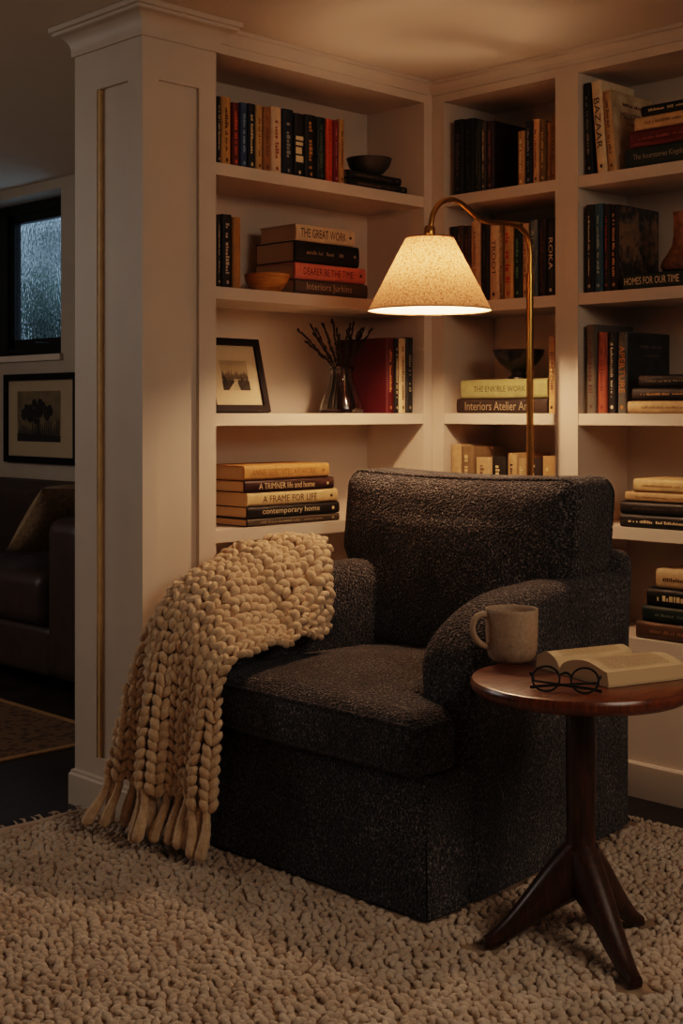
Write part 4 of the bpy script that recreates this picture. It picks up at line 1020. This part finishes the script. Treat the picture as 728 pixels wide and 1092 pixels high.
for k in range(2):
    m = MB(); a_ = ya_ + .003 + k * hw_; rbox(m, (sx0 - .01, a_, .30), (-.16, a_ + hw_ - .006, .505), .05, (8, 8, 4), lambda p: p + Vector((0, 0, .02 * max(0, 1 - ((p.x + .38) / .25) ** 2) if p.z > .4 else 0))); m.build('seat_cushion', LEATH, SO)
m = MB(); rbox(m, (-.17, sy0 + .02, .12), (sx1, sy1 - .02, .825), .06, (4, 10, 8)); m.build('backrest', LEATH, SO)
for x_, y_ in ((sx0 + .07, sy0 + .07), (sx1 - .1, sy0 + .07), (sx0 + .07, sy1 - .07), (sx1 - .1, sy1 - .07)): MB().lathe([(0, 0), (.018, 0), (.026, .10), (0, .10)], (x_, y_, .0006), 16).build('leg', BLACK, SO)
# cushion leaning against the near arm
cp = onX(50, 585, -.40)
Mc = Matrix.Translation((-.39, ya_ + .31, .575)) @ Matrix.Rotation(.8, 4, 'X')
PL = thing('cushion', 'tan patterned scatter cushion leaning in the corner of the dark sofa', 'cushion', Mc)
m = MB(); g_ = 24; half = .195
for sg in (-1, 1):
    rows_ = []
    for i in range(g_ + 1):
        r_ = []
        for j in range(g_ + 1):
            a, b = -1 + 2 * i / g_, -1 + 2 * j / g_; th = max(0, (1 - a ** 2) * (1 - b ** 2)) ** .45; pin = 1 - .07 * (abs(a) * abs(b)) ** 1 - .04 * (1 - th)
            r_.append(Vector((a * half * (1 - .06 * (1 - b * b)), sg * .085 * th, half + b * half * (1 - .06 * (1 - a * a)))))
        rows_.append(r_)
    m.grid(rows_ if sg > 0 else rows_[::-1])
m.build('cushion_cover', art_mat('tan_damask', [(.35, '6a553d'), (.5, '98805e'), (.62, '786244'), (.8, 'ab9270')], 11.0), PL, world=False)
# picture on the window wall
p0 = onX(8, 399, XW); p1 = onX(83.5, 497, XW); y0_, y1_ = p1.y - .02, p0.y; zt3, zb3 = onX(83, 397, XW).z, onX(83, 496, XW).z
PF = thing('picture_frame', 'dark framed tree etching hanging on the wall below the window', 'picture', (XW - .002, (y0_ + y1_) / 2, zb3))
b = .032; xa, xb = XW - .024, XW - .002
MB().box((xa, y0_, zb3), (xb, y1_, zb3 + b)).box((xa, y0_, zt3 - b), (xb, y1_, zt3)).box((xa, y0_, zb3 + b), (xb, y0_ + b, zt3 - b)).box((xa, y1_ - b, zb3 + b), (xb, y1_, zt3 - b)).build('frame', DKWOOD, PF, smooth=False)
MB().box((xb - .01, y0_ + b, zb3 + b), (xb - .006, y1_ - b, zt3 - b)).build('mat_board', mat('b5a184', .8, .03, 8), PF, smooth=False)
ua, ub = onX(21, 440, XW).y, onX(67, 440, XW).y; va, vb_ = onX(45, 417, XW).z, onX(45, 471, XW).z
A = MB(); xa_ = xb - .0108; A.cur = 0; A.quad((xa_, ua, vb_), (xa_, ub, vb_), (xa_, ub, va), (xa_, ua, va)); A.cur = 1
W_ = ua - ub; Hh = va - vb_; yc_ = (ua + ub) / 2
A.quad((xa_ - .0006, ua, vb_), (xa_ - .0006, ub, vb_), (xa_ - .0006, ub, vb_ + Hh * .12), (xa_ - .0006, ua, vb_ + Hh * .16))
A.add([(xa_ - .0008, yc_ + y_ * W_, vb_ + z_ * Hh) for y_, z_ in ((.07, .1), (.03, .2), (.025, .45), (-.03, .45), (-.03, .2), (-.08, .1))], [(0, 1, 2, 3, 4, 5)])
rs = random.Random(9)
for k in range(70):
    a = rs.random() * 2 * PI; r_ = rs.random() ** .6; cy__, cz__ = yc_ + math.cos(a) * r_ * W_ * .36, vb_ + Hh * (.58 + .2 * r_ * math.sin(a)); q = .012 + .016 * rs.random()
    cy__ = min(max(cy__, ub + q), ua - q)
    A.add([(xa_ - .001 - k * .00001, cy__ + q * math.cos(2 * PI * i / 7) * rs.uniform(.7, 1.1), cz__ + q * math.sin(2 * PI * i / 7) * rs.uniform(.6, 1)) for i in range(7)], [tuple(range(7))])
for k in range(24):
    y_ = ub + W_ * (.04 + .92 * k / 23); hh = Hh * (.1 + .22 * rs.random()); A.add([(xa_ - .0007, y_ - .006, vb_ + Hh * .13), (xa_ - .0007, y_ + .006, vb_ + Hh * .13), (xa_ - .0007, y_ + .003, vb_ + Hh * .13 + hh), (xa_ - .0007, y_ - .003, vb_ + Hh * .13 + hh)], [(0, 1, 2, 3)])
A.build('etching', [mat('7d6c50', .8, .25, 12), mat('2c261f', .8, .4, 50)], PF, smooth=False)
# patterned rug
PR = thing('patterned_rug', 'brown patterned woven rug with a pale border on the dark floor beyond the pillar', 'rug', (-1.8, 1.8, 0))
rx0, rx1, ry0, ry1 = -3.0, -.675, .845, 2.95
MB().box((rx0 + .03, ry0 + .03, .001), (rx1 - .03, ry1 - .03, .007)).build('field', persian(), PR, smooth=False)
MB().box((rx0, ry0, .001), (rx1, ry0 + .03, .0075)).box((rx0, ry1 - .03, .001), (rx1, ry1, .0075)).box((rx0, ry0 + .03, .001), (rx0 + .03, ry1 - .03, .0075)).box((rx1 - .03, ry0 + .03, .001), (rx1, ry1 - .03, .0075)).build('border', mat('a58256', .95, .2, 60), PR, smooth=False)

# ------------------------------------------------------------------ lights
def light(name, kind, loc, energy, color, rot=None, **kw):
    d = bpy.data.lights.new(name, kind); d.energy = energy; d.color = color
    for k, v in kw.items(): setattr(d, k, v)
    o = bpy.data.objects.new(name, d); col.objects.link(o); o.location = loc
    if rot is not None: o.rotation_euler = rot
    return o
def aim(o, target):
    o.rotation_euler = (Vector(target) - o.location).to_track_quat('-Z', 'Y').to_euler()
l = light('room_fill', 'AREA', (-1.5, -3.4, 2.2), 21, (1, .80, .64), shape='DISK', size=1.6); aim(l, (-1.7, -1.5, 0))  # added warm fill behind the camera, not a lamp of the room
l = light('pillar_fill', 'AREA', (-3.1, 2.6, 2.0), 13, (.95, .88, .84), shape='DISK', size=1.6); aim(l, (-1.3, .2, .6))  # added fill inside the far room, lifts pillar side and window wall
wd = bpy.data.worlds.new('dusk'); wd.use_nodes = True; bpy.context.scene.world = wd
nt = wd.node_tree; bg = nt.nodes['Background']
tc = N(nt, 'ShaderNodeTexCoord'); sxyz = N(nt, 'ShaderNodeSeparateXYZ'); nt.links.new(tc.outputs['Generated'], sxyz.inputs[0])
c = ramp(nt, sxyz.outputs['Z'], [(.46, '75899c'), (.6, 'b4c6da')]); nt.links.new(c, bg.inputs['Color']); bg.inputs['Strength'].default_value = 1.5

# ------------------------------------------------------------------ camera
cd = bpy.data.cameras.new('camera'); co = bpy.data.objects.new('camera', cd); col.objects.link(co)
cd.sensor_fit = 'VERTICAL'; cd.sensor_height = 36; cd.lens = F_ / 1092 * 36; cd.shift_y = -(546 - HZ) / 1092; cd.clip_start = .05
co.matrix_world = Matrix(((SA, 0, -CA, CX), (-CA, 0, -SA, CY), (0, 1, 0, EYE), (0, 0, 0, 1)))
sc = bpy.context.scene; sc.camera = co
sc.view_settings.view_transform = 'Filmic'; sc.view_settings.look = 'Medium High Contrast'; sc.view_settings.exposure = .6
sc.cycles.sample_clamp_indirect = 4; sc.cycles.max_bounces = 8; sc.cycles.use_denoising = True
